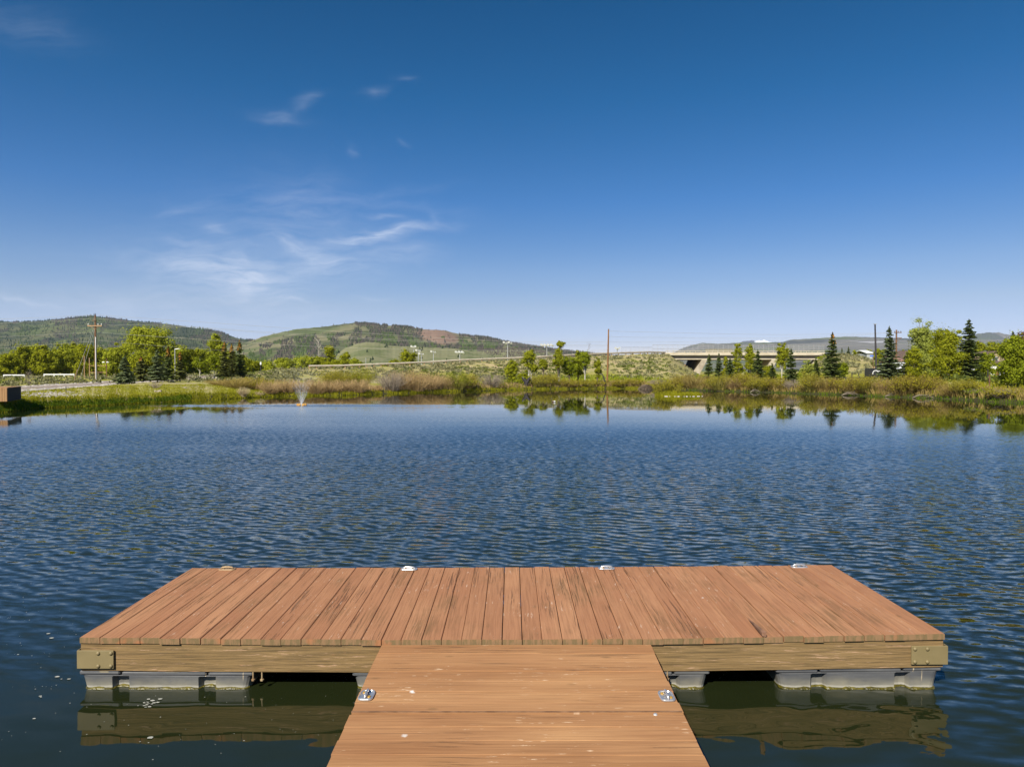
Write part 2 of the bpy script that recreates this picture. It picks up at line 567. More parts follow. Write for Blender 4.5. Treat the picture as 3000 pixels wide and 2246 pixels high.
M['water'] = water_mat()
M['asphalt'] = noisy('road_surface', (.22, .17, .13), (.34, .27, .21), 1.2, .95, c3=(.40, .33, .26), s3=.5)
M['tarmac'] = noisy('asphalt', (.05, .05, .052), (.075, .073, .07), 2, .9)
M['rock'] = noisy('pale_rock', (.42, .36, .29), (.66, .60, .52), 4, .9, b=.02)
M['rock2'] = noisy('earthy_rock', (.24, .19, .14), (.38, .31, .24), 4, .9, b=.02)
M['steel'] = noisy('galvanised_steel', (.42, .42, .41), (.58, .57, .54), 3, .45, .5)
M['rail'] = noisy('guardrail_steel', (.38, .33, .25), (.52, .46, .36), 2, .6, .1)
M['conc'] = noisy('concrete', (.40, .34, .25), (.54, .47, .36), .8, .9, c3=(.33, .27, .2), s3=.3)
M['concw'] = noisy('pale_concrete', (.46, .39, .28), (.58, .51, .38), .8, .9)
M['girder'] = noisy('weathered_girder', (.16, .15, .15), (.22, .2, .19), 1, .7)
M['polewood'] = noisy('creosoted_pole', (.12, .06, .03), (.22, .12, .06), 2, .85, stretch=(6, 6, .4))
M['orangewood'] = noisy('orange_pole', (.33, .19, .09), (.46, .29, .15), 2, .85, stretch=(6, 6, .4))
M['lonepole'] = noisy('weathered_brown_pole', (.17, .075, .025), (.30, .15, .05), 2, .85, stretch=(6, 6, .4))
M['blackpole'] = noisy('dark_pole', (.02, .017, .02), (.05, .04, .04), 2, .6, stretch=(6, 6, .4))
M['bark'] = noisy('brown_bark', (.10, .07, .045), (.2, .15, .10), 5, .95, stretch=(3, 3, .6))
M['palebark'] = noisy('pale_bark', (.38, .34, .26), (.62, .58, .48), 3, .9, stretch=(3, 3, 1), c3=(.15, .12, .09), s3=4)
M['white'] = noisy('white_paint', (.68, .68, .66), (.82, .82, .8), 2, .6)
M['wire'] = noisy('bare_conductor', (.50, .48, .42), (.62, .6, .54), 1, .45, .3)
M['twigs'] = noisy('grey_twigs', (.22, .17, .12), (.40, .33, .25), 3, .95)
M['cotton'] = leafmat('cottonwood_leaves', (.24, .27, .02), (.58, .60, .055), .45)
M['cottond'] = leafmat('dense_green_leaves', (.17, .195, .012), (.50, .50, .03), .42)
M['aspen'] = leafmat('aspen_leaves', (.18, .205, .012), (.50, .50, .035), .42)
M['palewil'] = leafmat('silvery_willow_leaves', (.22, .26, .04), (.52, .55, .12), .35)
M['yel'] = leafmat('yellow_green_leaves', (.20, .175, .012), (.50, .43, .04), .34)
M['green'] = leafmat('bright_green_leaves', (.15, .19, .012), (.42, .46, .03), .4)
M['red'] = leafmat('red_brown_leaves', (.12, .05, .035), (.26, .13, .09), .3)
M['spruce'] = leafmat('blue_spruce_needles', (.075, .10, .04), (.25, .29, .13), .18)
M['spruced'] = leafmat('dark_spruce_needles', (.06, .085, .02), (.21, .25, .07), .18)
M['spruceo'] = leafmat('olive_spruce_needles', (.07, .085, .022), (.24, .24, .07), .15)
M['cones'] = leafmat('orange_cones', (.30, .12, .02), (.55, .27, .06), .1)
M['wil_pink'] = leafmat('pinkish_willow_stems', (.30, .195, .08), (.60, .43, .21), .22)
M['wil_brown'] = leafmat('brown_willow_stems', (.19, .13, .035), (.47, .36, .12), .22)
M['wil_olive'] = leafmat('olive_willow_stems', (.19, .17, .03), (.46, .40, .10), .25)
M['wil_grey'] = leafmat('grey_dead_stems', (.2, .155, .11), (.42, .35, .27), .1)
M['reed'] = leafmat('dry_reeds', (.36, .27, .13), (.66, .54, .33), .25)
M['grass'] = leafmat('shore_grass_blades', (.17, .17, .01), (.45, .42, .03), .38)
M['grassd'] = leafmat('deep_green_blades', (.06, .105, .008), (.19, .26, .02), .35)
M['brush'] = leafmat('olive_brush_leaves', (.08, .10, .02), (.22, .25, .055), .2)
M['sage'] = leafmat('sagebrush_leaves', (.13, .13, .055), (.36, .34, .18), .2)

# ------------------------------------------------------------------ ground and water
us = np.concatenate([np.linspace(-2500, -150, 60), np.arange(-140, 3150, 9.0), np.linspace(3180, 5600, 60)])
ds = [20.0]
while ds[-1] < 420: ds.append(ds[-1] * 1.0105)
while ds[-1] < 6400: ds.append(ds[-1] * 1.12)
ds[-1] = 7000.0
ds = ds[:-1] if ds[-2] > 7000 else ds
ds = np.array(ds)
D, UU = np.meshgrid(ds, us, indexing='ij')
X = (UU - U0) / FPX * D
Z = terr(X, D)
make_grid('ground', X, D, Z, M['ground'])
# the near bank behind the landing
xs = np.linspace(-70, 70, 60); ysn = np.linspace(-90, -2.2, 50)
XX, YY = np.meshgrid(xs, ysn)
make_grid('near_bank_ground', XX, YY, np.minimum(.6, np.maximum(-.6, (-YY - 3.2) * .25)) + .03 * vnoise(XX, YY, 4), M['ground'])
mb = MB()
mb.add([(-170, -8, 0), (170, -8, 0), (170, 100, 0), (-170, 100, 0)], [(0, 1, 2, 3)])
mb.build('pond_water', M['water'], kind='structure')

# gravel road on the left bank
lower = [(-260, 1158), (-120, 1152), (0, 1147.5), (62, 1145), (160, 1140), (280, 1130.5), (400, 1121), (480, 1116), (560, 1111), (640, 1106.5), (700, 1103)]
upper = [(-260, 1146), (-120, 1141), (0, 1137), (62, 1134.5), (160, 1130), (280, 1121), (400, 1111), (480, 1106.5), (560, 1102), (640, 1098.5), (700, 1096.8)]


def edge_pts(lst, n=90):
    a = np.array(lst)
    uu = np.linspace(a[0, 0], a[-1, 0], n)
    vv = np.interp(uu, a[:, 0], a[:, 1])
    return [hit(u, v) for u, v in zip(uu, vv)]


LO, UP = edge_pts(lower), edge_pts(upper)
k = np.linspace(0, 1, 7)
RX = np.array([[l.x * (1 - q) + p.x * q for l, p in zip(LO, UP)] for q in k])
RY = np.array([[l.y * (1 - q) + p.y * q for l, p in zip(LO, UP)] for q in k])
make_grid('gravel_road', RX, RY, terr(RX, RY) + .045, M['asphalt'])

# highway on top of the embankment
cu = np.linspace(760, 1955, 120)
cd = np.interp(cu, TA[:, 0], TA[:, 4]); cz = np.interp(cu, TA[:, 0], TA[:, 5])
HX = np.array([[(u - U0) / FPX * (d + o) for u, d in zip(cu, cd)] for o in (2.2, 12.5)])
HY = np.array([[d + o for d in cd] for o in (2.2, 12.5)])
make_grid('highway', HX, HY, np.array([cz + .03, cz + .03]), M['tarmac'])


# loose stones beside the road
def stones(name, pts, smin, smax, mat, **kw):
    m = MB()
    for p in pts:
        s = R.uniform(smin, smax)
        q = []
        for (a, b, c) in ((1, 0, 0), (0, 1, 0), (-1, 0, 0), (0, -1, 0), (.7, .7, .6), (-.7, .6, .7), (0, -.8, .7), (0, 0, -.5)):
            q.append((p[0] + a * s * R.uniform(.7, 1.3), p[1] + b * s * R.uniform(.7, 1.3), p[2] + c * s * R.uniform(.6, 1.0)))
        m.add(q, [(0, 1, 4), (1, 2, 5), (4, 1, 5), (2, 3, 6), (3, 0, 6), (0, 4, 6), (4, 5, 6), (2, 6, 5), (0, 7, 1), (1, 7, 2), (2, 7, 3), (3, 7, 0)])
    return m.build(name, mat, **kw)


sp = []
for E, w in ((LO, .9), (UP, .8)):
    for i in range(1500):
        p = E[R.randrange(len(E) - 1)]
        o = abs(R.gauss(0, w)) * (-1 if E is LO else 1)
        x, y = p.x + R.uniform(-.5, .5), p.y + o
        sp.append((x, y, gz(x, y) + .02))
stones('roadside_gravel', sp, .04, .14, M['rock'], kind='stuff', label='pale broken stones along both edges of the gravel road')
# bare stony scatter between road and water
sp = []
for i in range(260):
    p = hit(R.gauss(160, 45), R.gauss(1157, 4))
    sp.append((p.x, p.y, gz(p.x, p.y) + .01))
stones('bank_stones', sp, .03, .10, M['rock'], kind='stuff', label='scattered pale stones on the bare patch of the left bank')

# ------------------------------------------------------------------ far hills
def hill_mat(name, meadow, meadow2, wood, bare=None, scale=.012, snow=None, cut=.5):
    m, t, out = material(name)
    g = t.n('ShaderNodeNewGeometry').outputs['Position']
    x, y, z = t.sep(g)[:3]
    n1 = t.noise(g, scale, 6, .62)
    n2 = t.noise(g, scale * 5, 4, .7)
    n3 = t.noise(t.mapping(g, (1, 1, .3), loc=(300, 0, 0)), scale * .6, 4, .6)
    c = t.mix(t.rng(n2, .3, .7), meadow, meadow2)
    c = t.mix(t.rng(n1, cut, cut + .06), c, wood)
    gr = t.mix(t.rng(n2, .3, .7), (.09, .115, .035), (.14, .16, .06))
    c = t.mix(t.m('MULTIPLY', t.rng(n3, .52, .6), .75), c, gr)
    if bare:
        c = bare(t, c, x, y, z, n1, n2)
    principled(t, out, c, 1.0, spec=.05)
    return m


def hill(name, sky, dist, depth, base, mat, label=None, rough=1.0, nu=260, nt=46, power=1.25):
    s = np.array(sky, float)
    uu = np.linspace(s[0, 0], s[-1, 0], nu)
    vv = np.interp(uu, s[:, 0], s[:, 1])
    vv = vv + .5 * np.sin(uu * .21) + .35 * np.sin(uu * .53 + 1)
    tt = np.concatenate([np.linspace(0, 1, nt), np.linspace(1.06, 2, 10)])
    T, UUg = np.meshgrid(tt, uu, indexing='ij')
    Dg = dist - depth + depth * T
    zr = HCAM + (1085 - vv) / FPX * dist
    S = np.where(T <= 1, np.clip(T, 0, 1) ** power, 1 - np.clip(T - 1, 0, 1) ** 1.5)
    Xg = (UUg - U0) / FPX * Dg
    gull = vnoise(Xg / depth * 9, T * 3.1, 2) * .8 + vnoise(Xg / depth * 23, T * 6.1, 5) * .35
    Zg = base + (zr[None, :] - base) * S * (1 + rough * .16 * gull * np.clip(4 * (1 - T), 0, 1) * np.clip(T * 3, 0, 1))
    o = make_grid(name, Xg, Dg, Zg, mat)
    return dict(u=uu, zr=zr, dist=dist, depth=depth, base=base, power=power, rough=rough)


def hill_z(h, u, T):
    x = (u - U0) / FPX * (h['dist'] - h['depth'] + h['depth'] * T)
    zr = np.interp(u, h['u'], h['zr'])
    gull = vnoise(x / h['depth'] * 9, T * 3.1, 2) * .8 + vnoise(x / h['depth'] * 23, T * 6.1, 5) * .35
    return x, h['dist'] - h['depth'] + h['depth'] * T, h['base'] + (zr - h['base']) * T ** h['power'] * (
        1 + h['rough'] * .16 * gull * np.clip(4 * (1 - T), 0, 1) * np.clip(T * 3, 0, 1))


def forest(name, h, n, mask, size, mat, label, wid=.22):
    m = MB()
    uu = NR.uniform(h['u'][0], h['u'][-1], n * 4)
    T = NR.uniform(.05, 1.0, n * 4) ** .8
    T = np.where(NR.rand(n * 4) < .12, NR.uniform(.96, 1.0, n * 4), T)
    keep = mask(uu, T, NR.rand(n * 4))
    uu, T = uu[keep][:n], T[keep][:n]
    x, y, z = hill_z(h, uu, T)
    s = size * NR.uniform(.55, 1.3, len(x))
    w = s * wid
    V = np.zeros((len(x), 5, 3))
    V[:, :, 0] = x[:, None]; V[:, :, 1] = y[:, None]; V[:, :, 2] = z[:, None] - .5
    V[:, 0, 0] -= w; V[:, 1, 1] -= w; V[:, 2, 0] += w; V[:, 3, 1] += w
    V[:, 4, 2] += s + .5
    V[:, 4, 0] += NR.uniform(-.2, .2, len(x)) * w
    base = np.arange(len(x)) * 5
    f = []
    for b in base.tolist():
        f += [(b, b + 1, b + 4), (b + 1, b + 2, b + 4), (b + 2, b + 3, b + 4), (b + 3, b, b + 4)]
    m.v = [V.reshape(-1, 3)]; m.f = f; m.nv = len(x) * 5
    return m.build(name, mat, kind='stuff', label=label)


def scar(t, c, x, y, z, n1, n2):
    # the red-brown scree cut below the ridge of the middle hill
    a = t.m('DIVIDE', x, y)
    a1 = t.m('ADD', a, t.m('MULTIPLY', t.m('SUBTRACT', n2, .5), .02))
    e = t.m('DIVIDE', t.m('SUBTRACT', z, 2.26), y)
    ca, ce = (1283 - U0) / FPX, (1085 - 986) / FPX
    q1 = t.m('MULTIPLY', t.m('SUBTRACT', a1, ca), 31.0)
    q2 = t.m('MULTIPLY', t.m('ADD', t.m('SUBTRACT', e, ce), t.m('MULTIPLY', t.m('SUBTRACT', a, ca), .16)), 92.0)
    r = t.m('ADD', t.m('MULTIPLY', q1, q1), t.m('MULTIPLY', q2, q2))
    k = t.rng(t.m('ADD', r, t.m('MULTIPLY', t.m('SUBTRACT', n2, .5), 1.6)), 1.25, .55)
    red = t.mix(t.rng(n2, .3, .7), (.17, .105, .07), (.32, .215, .15))
    return t.mix(k, c, red)


HM1 = hill_mat('left_hill_slope', (.095, .105, .042), (.15, .14, .072), (.06, .07, .035), scale=.010, cut=.44)
HM2 = hill_mat('middle_hill_slope', (.16, .155, .075), (.23, .20, .11), (.085, .095, .04), bare=scar, scale=.009, cut=.47)
HM3 = hill_mat('knoll_slope', (.17, .18, .08), (.24, .22, .12), (.13, .15, .06), scale=.03, cut=.6)


def snowy(t, c, x, y, z, n1, n2):
    sn = t.m('MULTIPLY', t.rng(t.noise(t.mapping(t.comb(x, y, z), (.3, .3, 3)), .006, 3, .6), .645, .66), t.rng(z, 120, 230))
    return t.mix(sn, c, (.8, .8, .85))


HM4 = hill_mat('far_mesa_slope', (.15, .14, .12), (.21, .19, .16), (.09, .09, .08), bare=snowy, scale=.0025, cut=.5)
mm, t, out = material('snow_peak_rock')
g = t.n('ShaderNodeNewGeometry').outputs['Position']
xx, yy, zz = t.sep(g)[:3]
rock = (.10, .10, .13)
sn = t.rng(t.m('ADD', zz, t.m('MULTIPLY', t.m('SUBTRACT', t.noise(g, .004, 4, .6), .5), 60)), 200, 208)
c = t.mix(t.m('MULTIPLY', sn, t.rng(t.m('DIVIDE', xx, yy), .340, .344)), rock, (.85, .86, .9))
principled(t, out, c, 1.0)
M['snowpk'] = mm

hA = hill('hills', [(-1500, 960), (-600, 930), (-200, 950), (0, 942), (60, 943), (110, 941), (180, 934), (230, 930), (270, 927), (310, 930), (400, 941), (460, 946), (500, 950), (560, 960), (640, 970), (700, 992), (760, 999), (830, 1010), (900, 1030)],
          2500, 1300, 0.2, HM1, rough=1.0)
hB = hill('hills', [(560, 1030), (680, 1012), (735, 999), (770, 986), (830, 972), (870, 964), (950, 957), (1000, 950), (1040, 945.5), (1100, 950), (1150, 954), (1200, 957.5), (1225, 963), (1245, 965), (1300, 967), (1350, 980), (1400, 985.5),
                    (1430, 988), (1480, 1001), (1560, 1014), (1650, 1027), (1740, 1036), (1800, 1043), (1900, 1052), (2000, 1062)], 1900, 1050, 0.2, HM2, rough=1.1)
hC = hill('hills', [(900, 1078), (960, 1050), (990, 1034), (1015, 1018), (1050, 1005), (1080, 1001.5), (1110, 1004), (1150, 1013), (1250, 1017), (1330, 1020), (1400, 1032), (1480, 1046), (1600, 1062), (1700, 1075)], 950, 380, 0.2, HM3,
          rough=.6)
hC2 = hill('hills', [(1250, 1072), (1330, 1040), (1400, 1024), (1500, 1020), (1560, 1024), (1640, 1038), (1740, 1052), (1800, 1062)], 1250, 350, 0.2, HM3, rough=.8)
hD = hill('hills', [(1700, 1075), (1900, 1058), (1965, 1036), (1985, 1026), (2010, 1015), (2055, 1004.5), (2100, 1007), (2170, 1003), (2250, 1003), (2295, 1002), (2312, 995), (2400, 990), (2490, 986), (2580, 988), (2670, 992),
                    (2760, 990), (2850, 996), (3000, 992), (3300, 980), (3900, 1000), (4600, 1020)], 4200, 2100, 0.2, HM4, rough=.8)
hE = hill('hills', [(2120, 1030), (2160, 1006), (2180, 999), (2200, 997), (2212, 998), (2222, 996), (2230, 997.5), (2240, 995.5), (2250, 999), (2262, 1003), (2330, 1015), (2420, 1030)], 5400, 900, 0.2, M['snowpk'], rough=.6)
hF = hill('hills', [(2750, 1020), (2830, 992), (2860, 978), (2890, 974), (2925, 974), (2955, 981), (3000, 990), (3200, 1010)], 5000, 700, 0.2, HM4, rough=.6)

M['conif'] = leafmat('hill_conifers', (.018, .030, .014), (.055, .075, .03), .0)
M['deadw'] = leafmat('grey_beetle_killed_trees', (.075, .06, .05), (.16, .13, .105), .0)
M['aspenf'] = leafmat('hill_aspens', (.055, .08, .02), (.12, .155, .045), .0)


def mA(u, T, r):
    n = vnoise(u * .03, T * 4, 1)
    return (r < .25) | (n > -.05) & (T > .2)


def mA2(u, T, r):
    n = vnoise(u * .022 + 4, T * 3 + 2, 6)
    return n > .12


def mB(u, T, r):
    n = vnoise(u * .045, T * 5, 2)
    ridge = (u > 1035) & (u < 1238 + 14 * vnoise(T * 20, u * .02, 2)) & (T > .97 - .30 * np.clip((u - 1035) / 90, 0, 1) + .12 * vnoise(u * .05, T * 4, 3)) & (vnoise(u * .09, T * 9, 7) > -.4)
    right = (u > 1345) & (T > .9) & (r < .7)
    mid = (n > -.2) & (T < .8) & (T > .15) & (u > 760)
    bare = (u < 1040) & (T > .72)
    sc = (u > 1238 + 14 * vnoise(T * 20, u * .02, 2)) & (u < 1345) & (T > .60 + .10 * vnoise(u * .1, T, 1)) & (r > .03)
    low = (u > 1400) & (u < 1800) & (n > -.25)
    return (ridge | right | mid | low) & ~bare & ~sc | (r < .012)


def mBg(u, T, r):
    n = vnoise(u * .04 + 2, T * 4 + 1, 8)
    return (n > .15) & (T < .72) & (u > 730)


def mC(u, T, r):
    n = vnoise(u * .09, T * 4, 4)
    return (n > .55) | (r < .02)


forest('hill_forest', hA, 11000, mA, 6, M['conif'], 'dark conifers covering the left-hand hill')
forest('hill_forest', hA, 10000, mA2, 6, M['deadw'], 'grey dead timber patches on the left-hand hill')
forest('hill_forest', hA, 3500, lambda u, T, r: vnoise(u * .03 + 9, T * 4 + 5, 9) > .2, 8, M['aspenf'], 'light green aspens on the left-hand hill')
forest('hill_forest', hB, 14000, mB, 4.8, M['deadw'], 'grey-brown timber on the ridge of the middle hill')
forest('hill_forest', hB, 5000, mB, 5.2, M['conif'], 'dark conifers on the ridge of the middle hill')
forest('hill_forest', hB, 4500, mBg, 6, M['aspenf'], 'bright green aspen belt across the middle hill', wid=.4)
forest('hill_forest', hC, 260, mC, 3.2, M['conif'], 'sparse dark junipers on the grassy knoll', wid=.4)
forest('hill_forest', hC2, 4500, lambda u, T, r: vnoise(u * .04, T * 4, 3) > -.35, 3.2, M['deadw'], 'grey-brown timber on the low hill right of the knoll')

# ------------------------------------------------------------------ vegetation builders
def rdir(n):
    v = NR.normal(size=(n, 3))
    return v / np.linalg.norm(v, axis=1)[:, None]


def leaves(m, centres, rad, per, size, flat=.8):
    centres = np.asarray(centres, float)
    rad = np.asarray(rad, float)
    n = len(centres) * per
    c = np.repeat(centres, per, 0)
    r = np.repeat(rad, per)
    d = rdir(n)
    k = NR.uniform(.25, 1.0, n) ** .6
    P = c + d * (k * r)[:, None] * np.array([1, 1, flat])
    s = size * NR.uniform(.55, 1.35, n)
    N_ = d * .8 + np.array([0, 0, .55]) + rdir(n) * .75
    A = np.cross(N_, rdir(n))
    A /= np.maximum(np.linalg.norm(A, axis=1)[:, None], 1e-6)
    B = np.cross(N_, A)
    B /= np.maximum(np.linalg.norm(B, axis=1)[:, None], 1e-6)
    m.leaf(P, A * (s * .62)[:, None], B * (s * .78)[:, None])


def broadleaf(name, label, base, h, r, leaf_mat, bark='bark', cb=.25, clumps=34, per=60, size=None, lean=(0, 0), shape='oval', stems=1,
              cat='tree', group=None, trunk_r=None, seed=1, blobs=None):
    """deciduous tree: tapered trunk with limbs to every leaf clump"""
    rr = random.Random(seed)
    o = empty(name, base, label, cat, group)
    size = size or max(.13, h * .03)
    tr = trunk_r or h * .018
    wood, crown = MB(), MB()
    C, RR = [], []
    if blobs is None:
        if shape == 'oval': blobs = [(0, 0, cb + (1 - cb) * .5, 1.0, (1 - cb) * .5)]
        elif shape == 'column': blobs = [(0, 0, cb + (1 - cb) * .45, 1.0, (1 - cb) * .5)]
        elif shape == 'wide':
            blobs = [(0, 0, .62, .8, .36), (-.45, 0, .5, .6, .28), (.45, 0, .55, .6, .3), (.1, .3, .45, .7, .3)]
    for i in range(clumps):
        b = blobs[rr.randrange(len(blobs))]
        for _ in range(30):
            q = [rr.uniform(-1, 1) for _ in range(3)]
            d = sum(a * a for a in q)
            if .12 < d < 1: break
        if shape == 'column' and q[2] > 0:
            q[0] *= (1 - .55 * q[2]); q[1] *= (1 - .55 * q[2])
        an_ = math.atan2(q[1], q[0]); kk_ = .78 + .34 * math.sin(an_ * 3 + q[2] * 4 + seed) * math.sin(q[2] * 5 + seed * 1.7)
        q = [w * kk_ for w in q]
        c = (b[0] * r + q[0] * b[3] * r * .95, b[1] * r + q[1] * b[3] * r * .86, h * (b[2] + q[2] * b[4] * .92))
        lx = lean[0] * h * (c[2] / h) ** 1.2
        c = (c[0] + lx, c[1] + lean[1] * c[2], c[2])
        C.append(c)
        RR.append(rr.uniform(.12, .30) * r * (1.0 if r > .5 else 1.3))
    leaves(crown, C, RR, per, size)
    # few stray leaves round the outline
    leaves(crown, [C[i] for i in range(0, len(C), 2)], [q * 2.5 for q in RR[::2]], max(3, per // 2), size * .8)
    for s in range(stems):
        ox = (s - (stems - 1) / 2) * r * .18
        pts = [(ox, 0, -.15)]
        for k in (.2, .4, .6, .8, .93):
            z = k * h
            pts.append((ox * (1 + k) + lean[0] * h * k ** 1.2 + rr.uniform(-.03, .03) * r, lean[1] * z + rr.uniform(-.04, .04) * r, z))
        wood.tube(pts, [tr * 1.15, tr, tr * .8, tr * .55, tr * .3, tr * .1], 6)
    for c in C[::2]:
        z0 = max(cb * h * .6, c[2] * rr.uniform(.45, .8))
        k = z0 / h
        p0 = (lean[0] * h * k ** 1.2, lean[1] * z0, z0)
        mid = [(a * .45 + b * .55) for a, b in zip(p0, c)]
        mid[2] -= .04 * h * .3
        wood.tube([p0, mid, c], [tr * .4, tr * .25, tr * .07], 4, cap=False)
    wood.build('trunk', M[bark], o)
    crown.build('crown', M[leaf_mat], o)
    return o


def spruce(label, base, h, r, mat='spruce', cones=0, group=None, seed=1, bare=.08, name='spruce_tree', lean=0):
    rr = random.Random(seed)
    o = empty(name, base, label, 'tree', group)
    wood, crown, con = MB(), MB(), MB()
    wood.tube([(0, 0, -.15), (lean * h * .5, 0, h * .5), (lean * h, 0, h * .99)], [h * .016 + .02, h * .010 + .01, .008], 6)
    C, A, B = [], [], []
    levels = int(max(16, min(34, h * 4.2)))
    for i in range(levels):
        k = (i + rr.uniform(-.6, .6)) / levels
        k = max(0.0, k)
        z = h * (bare + (1 - bare) * k)
        L = r * (1 - k) ** .82 * rr.uniform(.82, 1.12) + .05
        nb = int(10 + 6 * (1 - k))
        a0 = rr.uniform(0, 6.28)
        for b in range(nb):
            a = a0 + 6.283 * b / nb + rr.uniform(-.25, .25)
            ll = L * rr.uniform(.5, 1.2)
            droop = rr.uniform(.12, .34) * (1 - .6 * k)
            zj = rr.uniform(-.6, .6) * h / levels
            dx, dy = math.cos(a), math.sin(a)
            segs = max(2, int(ll / .17))
            for s in range(segs):
                f = (s + .6) / segs
                px, py = dx * ll * f, dy * ll * f
                pz = z + zj - droop * ll * f + .16 * ll * f * f
                w = (.11 + .20 * ll * (1 - f) * .55) * rr.uniform(.8, 1.2)
                sl = ll / segs * .75
                c = (px + lean * z, py, pz)
                C.append(c)
                A.append((dx * sl, dy * sl, -droop * sl + rr.uniform(-.03, .03)))
                B.append((-dy * w, dx * w, rr.uniform(-.35, .1) * w))
                # hanging twig curtain
                C.append((c[0] + rr.uniform(-.04, .04), c[1], c[2] - .05))
                A.append((dx * sl * .8, dy * sl * .8, rr.uniform(-.04, .02)))
                B.append((rr.uniform(-.3, .3) * w, rr.uniform(-.3, .3) * w, -w * .55))
    # leader
    for i in range(14):
        z = h * (.93 + .07 * i / 14)
        a = rr.uniform(0, 6.28)
        C.append((lean * z, 0, z)); A.append((math.cos(a) * .06, math.sin(a) * .06, .05)); B.append((-math.sin(a) * .05, math.cos(a) * .05, .06))
    crown.leaf(np.array(C), np.array(A) * 1.25, np.array(B) * 2.3)
    if cones:
        n = int(130 * cones)
        k = 1 - NR.uniform(0, .34, n) * (.5 + .5 * cones) * NR.uniform(.3, 1, n)
        a = NR.uniform(0, 6.28, n)
        rad = r * (1 - k) ** .82 * NR.uniform(.8, 1.12, n)
        P = np.stack([rad * np.cos(a) + lean * k * h, rad * np.sin(a), h * (bare + (1 - bare) * k) - .04], 1)
        n_ = len(P)
        con.leaf(P, np.tile([[0, 0, .09]], (n_, 1)), np.stack([np.sin(a) * .11, np.cos(a) * .11, a * 0], 1))
        con.build('cone_clumps', M['cones'], o)
    wood.build('trunk', M['bark'], o)
    crown.build('crown', M[mat], o)
    return o


def stems_mesh(m, n, h, r, w, rr, spread=.8, wild=.15):
    C = []
    for i in range(n):
        a = rr.uniform(0, 6.283)
        b0 = rr.uniform(0, .45) * r
        x0, y0 = math.cos(a) * b0, math.sin(a) * b0
        a2 = a + rr.uniform(-.5, .5)
        out = rr.uniform(.1, 1) ** .8 * r * spread
        hh = h * rr.uniform(.55, 1.05) * (1 - .35 * (out / (r * spread + 1e-6)) ** 2)
        ww = w * rr.uniform(.6, 1.3)
        pts = []
        for k in (0, .4, .75, 1):
            pts.append((x0 + math.cos(a2) * out * k ** 1.3 + rr.uniform(-1, 1) * wild * .1 * r, y0 + math.sin(a2) * out * k ** 1.3, hh * k))
        px, py = -math.sin(rr.uniform(0, 6.28)), math.cos(rr.uniform(0, 6.28))
        v = []
        for j, p in enumerate(pts):
            q = ww * (1 - .22 * j)
            v += [(p[0] - q * .5, p[1] - q * .3 * py, p[2]), (p[0] + q * .5, p[1] + q * .3 * py, p[2])]
        m.add(v, [(0, 1, 3, 2), (2, 3, 5, 4), (4, 5, 7, 6)])
        C.append((pts[2], pts[3]))
        for _ in range(3):   # twigs
            k = rr.uniform(.35, .95)
            j = min(2, int(k * 3))
            f = k * 3 - j
            p = [pts[j][q] * (1 - f) + pts[j + 1][q] * f for q in range(3)]
            ta = rr.uniform(0, 6.28)
            tl = rr.uniform(.1, .26) * h
            e = (p[0] + math.cos(ta) * tl * .5, p[1] + math.sin(ta) * tl * .5, p[2] + tl)
            m.add([(p[0] - ww * .3, p[1], p[2]), (p[0] + ww * .3, p[1], p[2]), (e[0], e[1], e[2])], [(0, 1, 2)])
    return C


def shrub(label, base, h, r, stem='wil_pink', leaf=None, n=150, dens=1.0, group=None, seed=1, name='willow_shrub', cat='shrub', w=.030, spread=1.0):
    rr = random.Random(seed)
    o = empty(name, base, label, cat, group)
    m = MB()
    ends = stems_mesh(m, int(n * dens), h, r, w * .85, rr, spread * 1.1)
    m.build('stems', M[stem], o)
    if leaf:
        l = MB()
        cs = [e[rr.randrange(2)] for e in ends[::2]]
        leaves(l, cs, [.17 * h] * len(cs), 18, .075, 1.0)
        l.build('leaves', M[leaf], o)
    return o

# ------------------------------------------------------------------ trees
def pos(u, Y):
    x = (u - U0) / FPX * Y
    return Vector((x, Y, gz(x, Y)))


def hgt(u, vt, Y):
    p = pos(u, Y)
    return p, at(u, vt, Y).z - p.z


G_BACK = 'cottonwoods behind the gravel road'
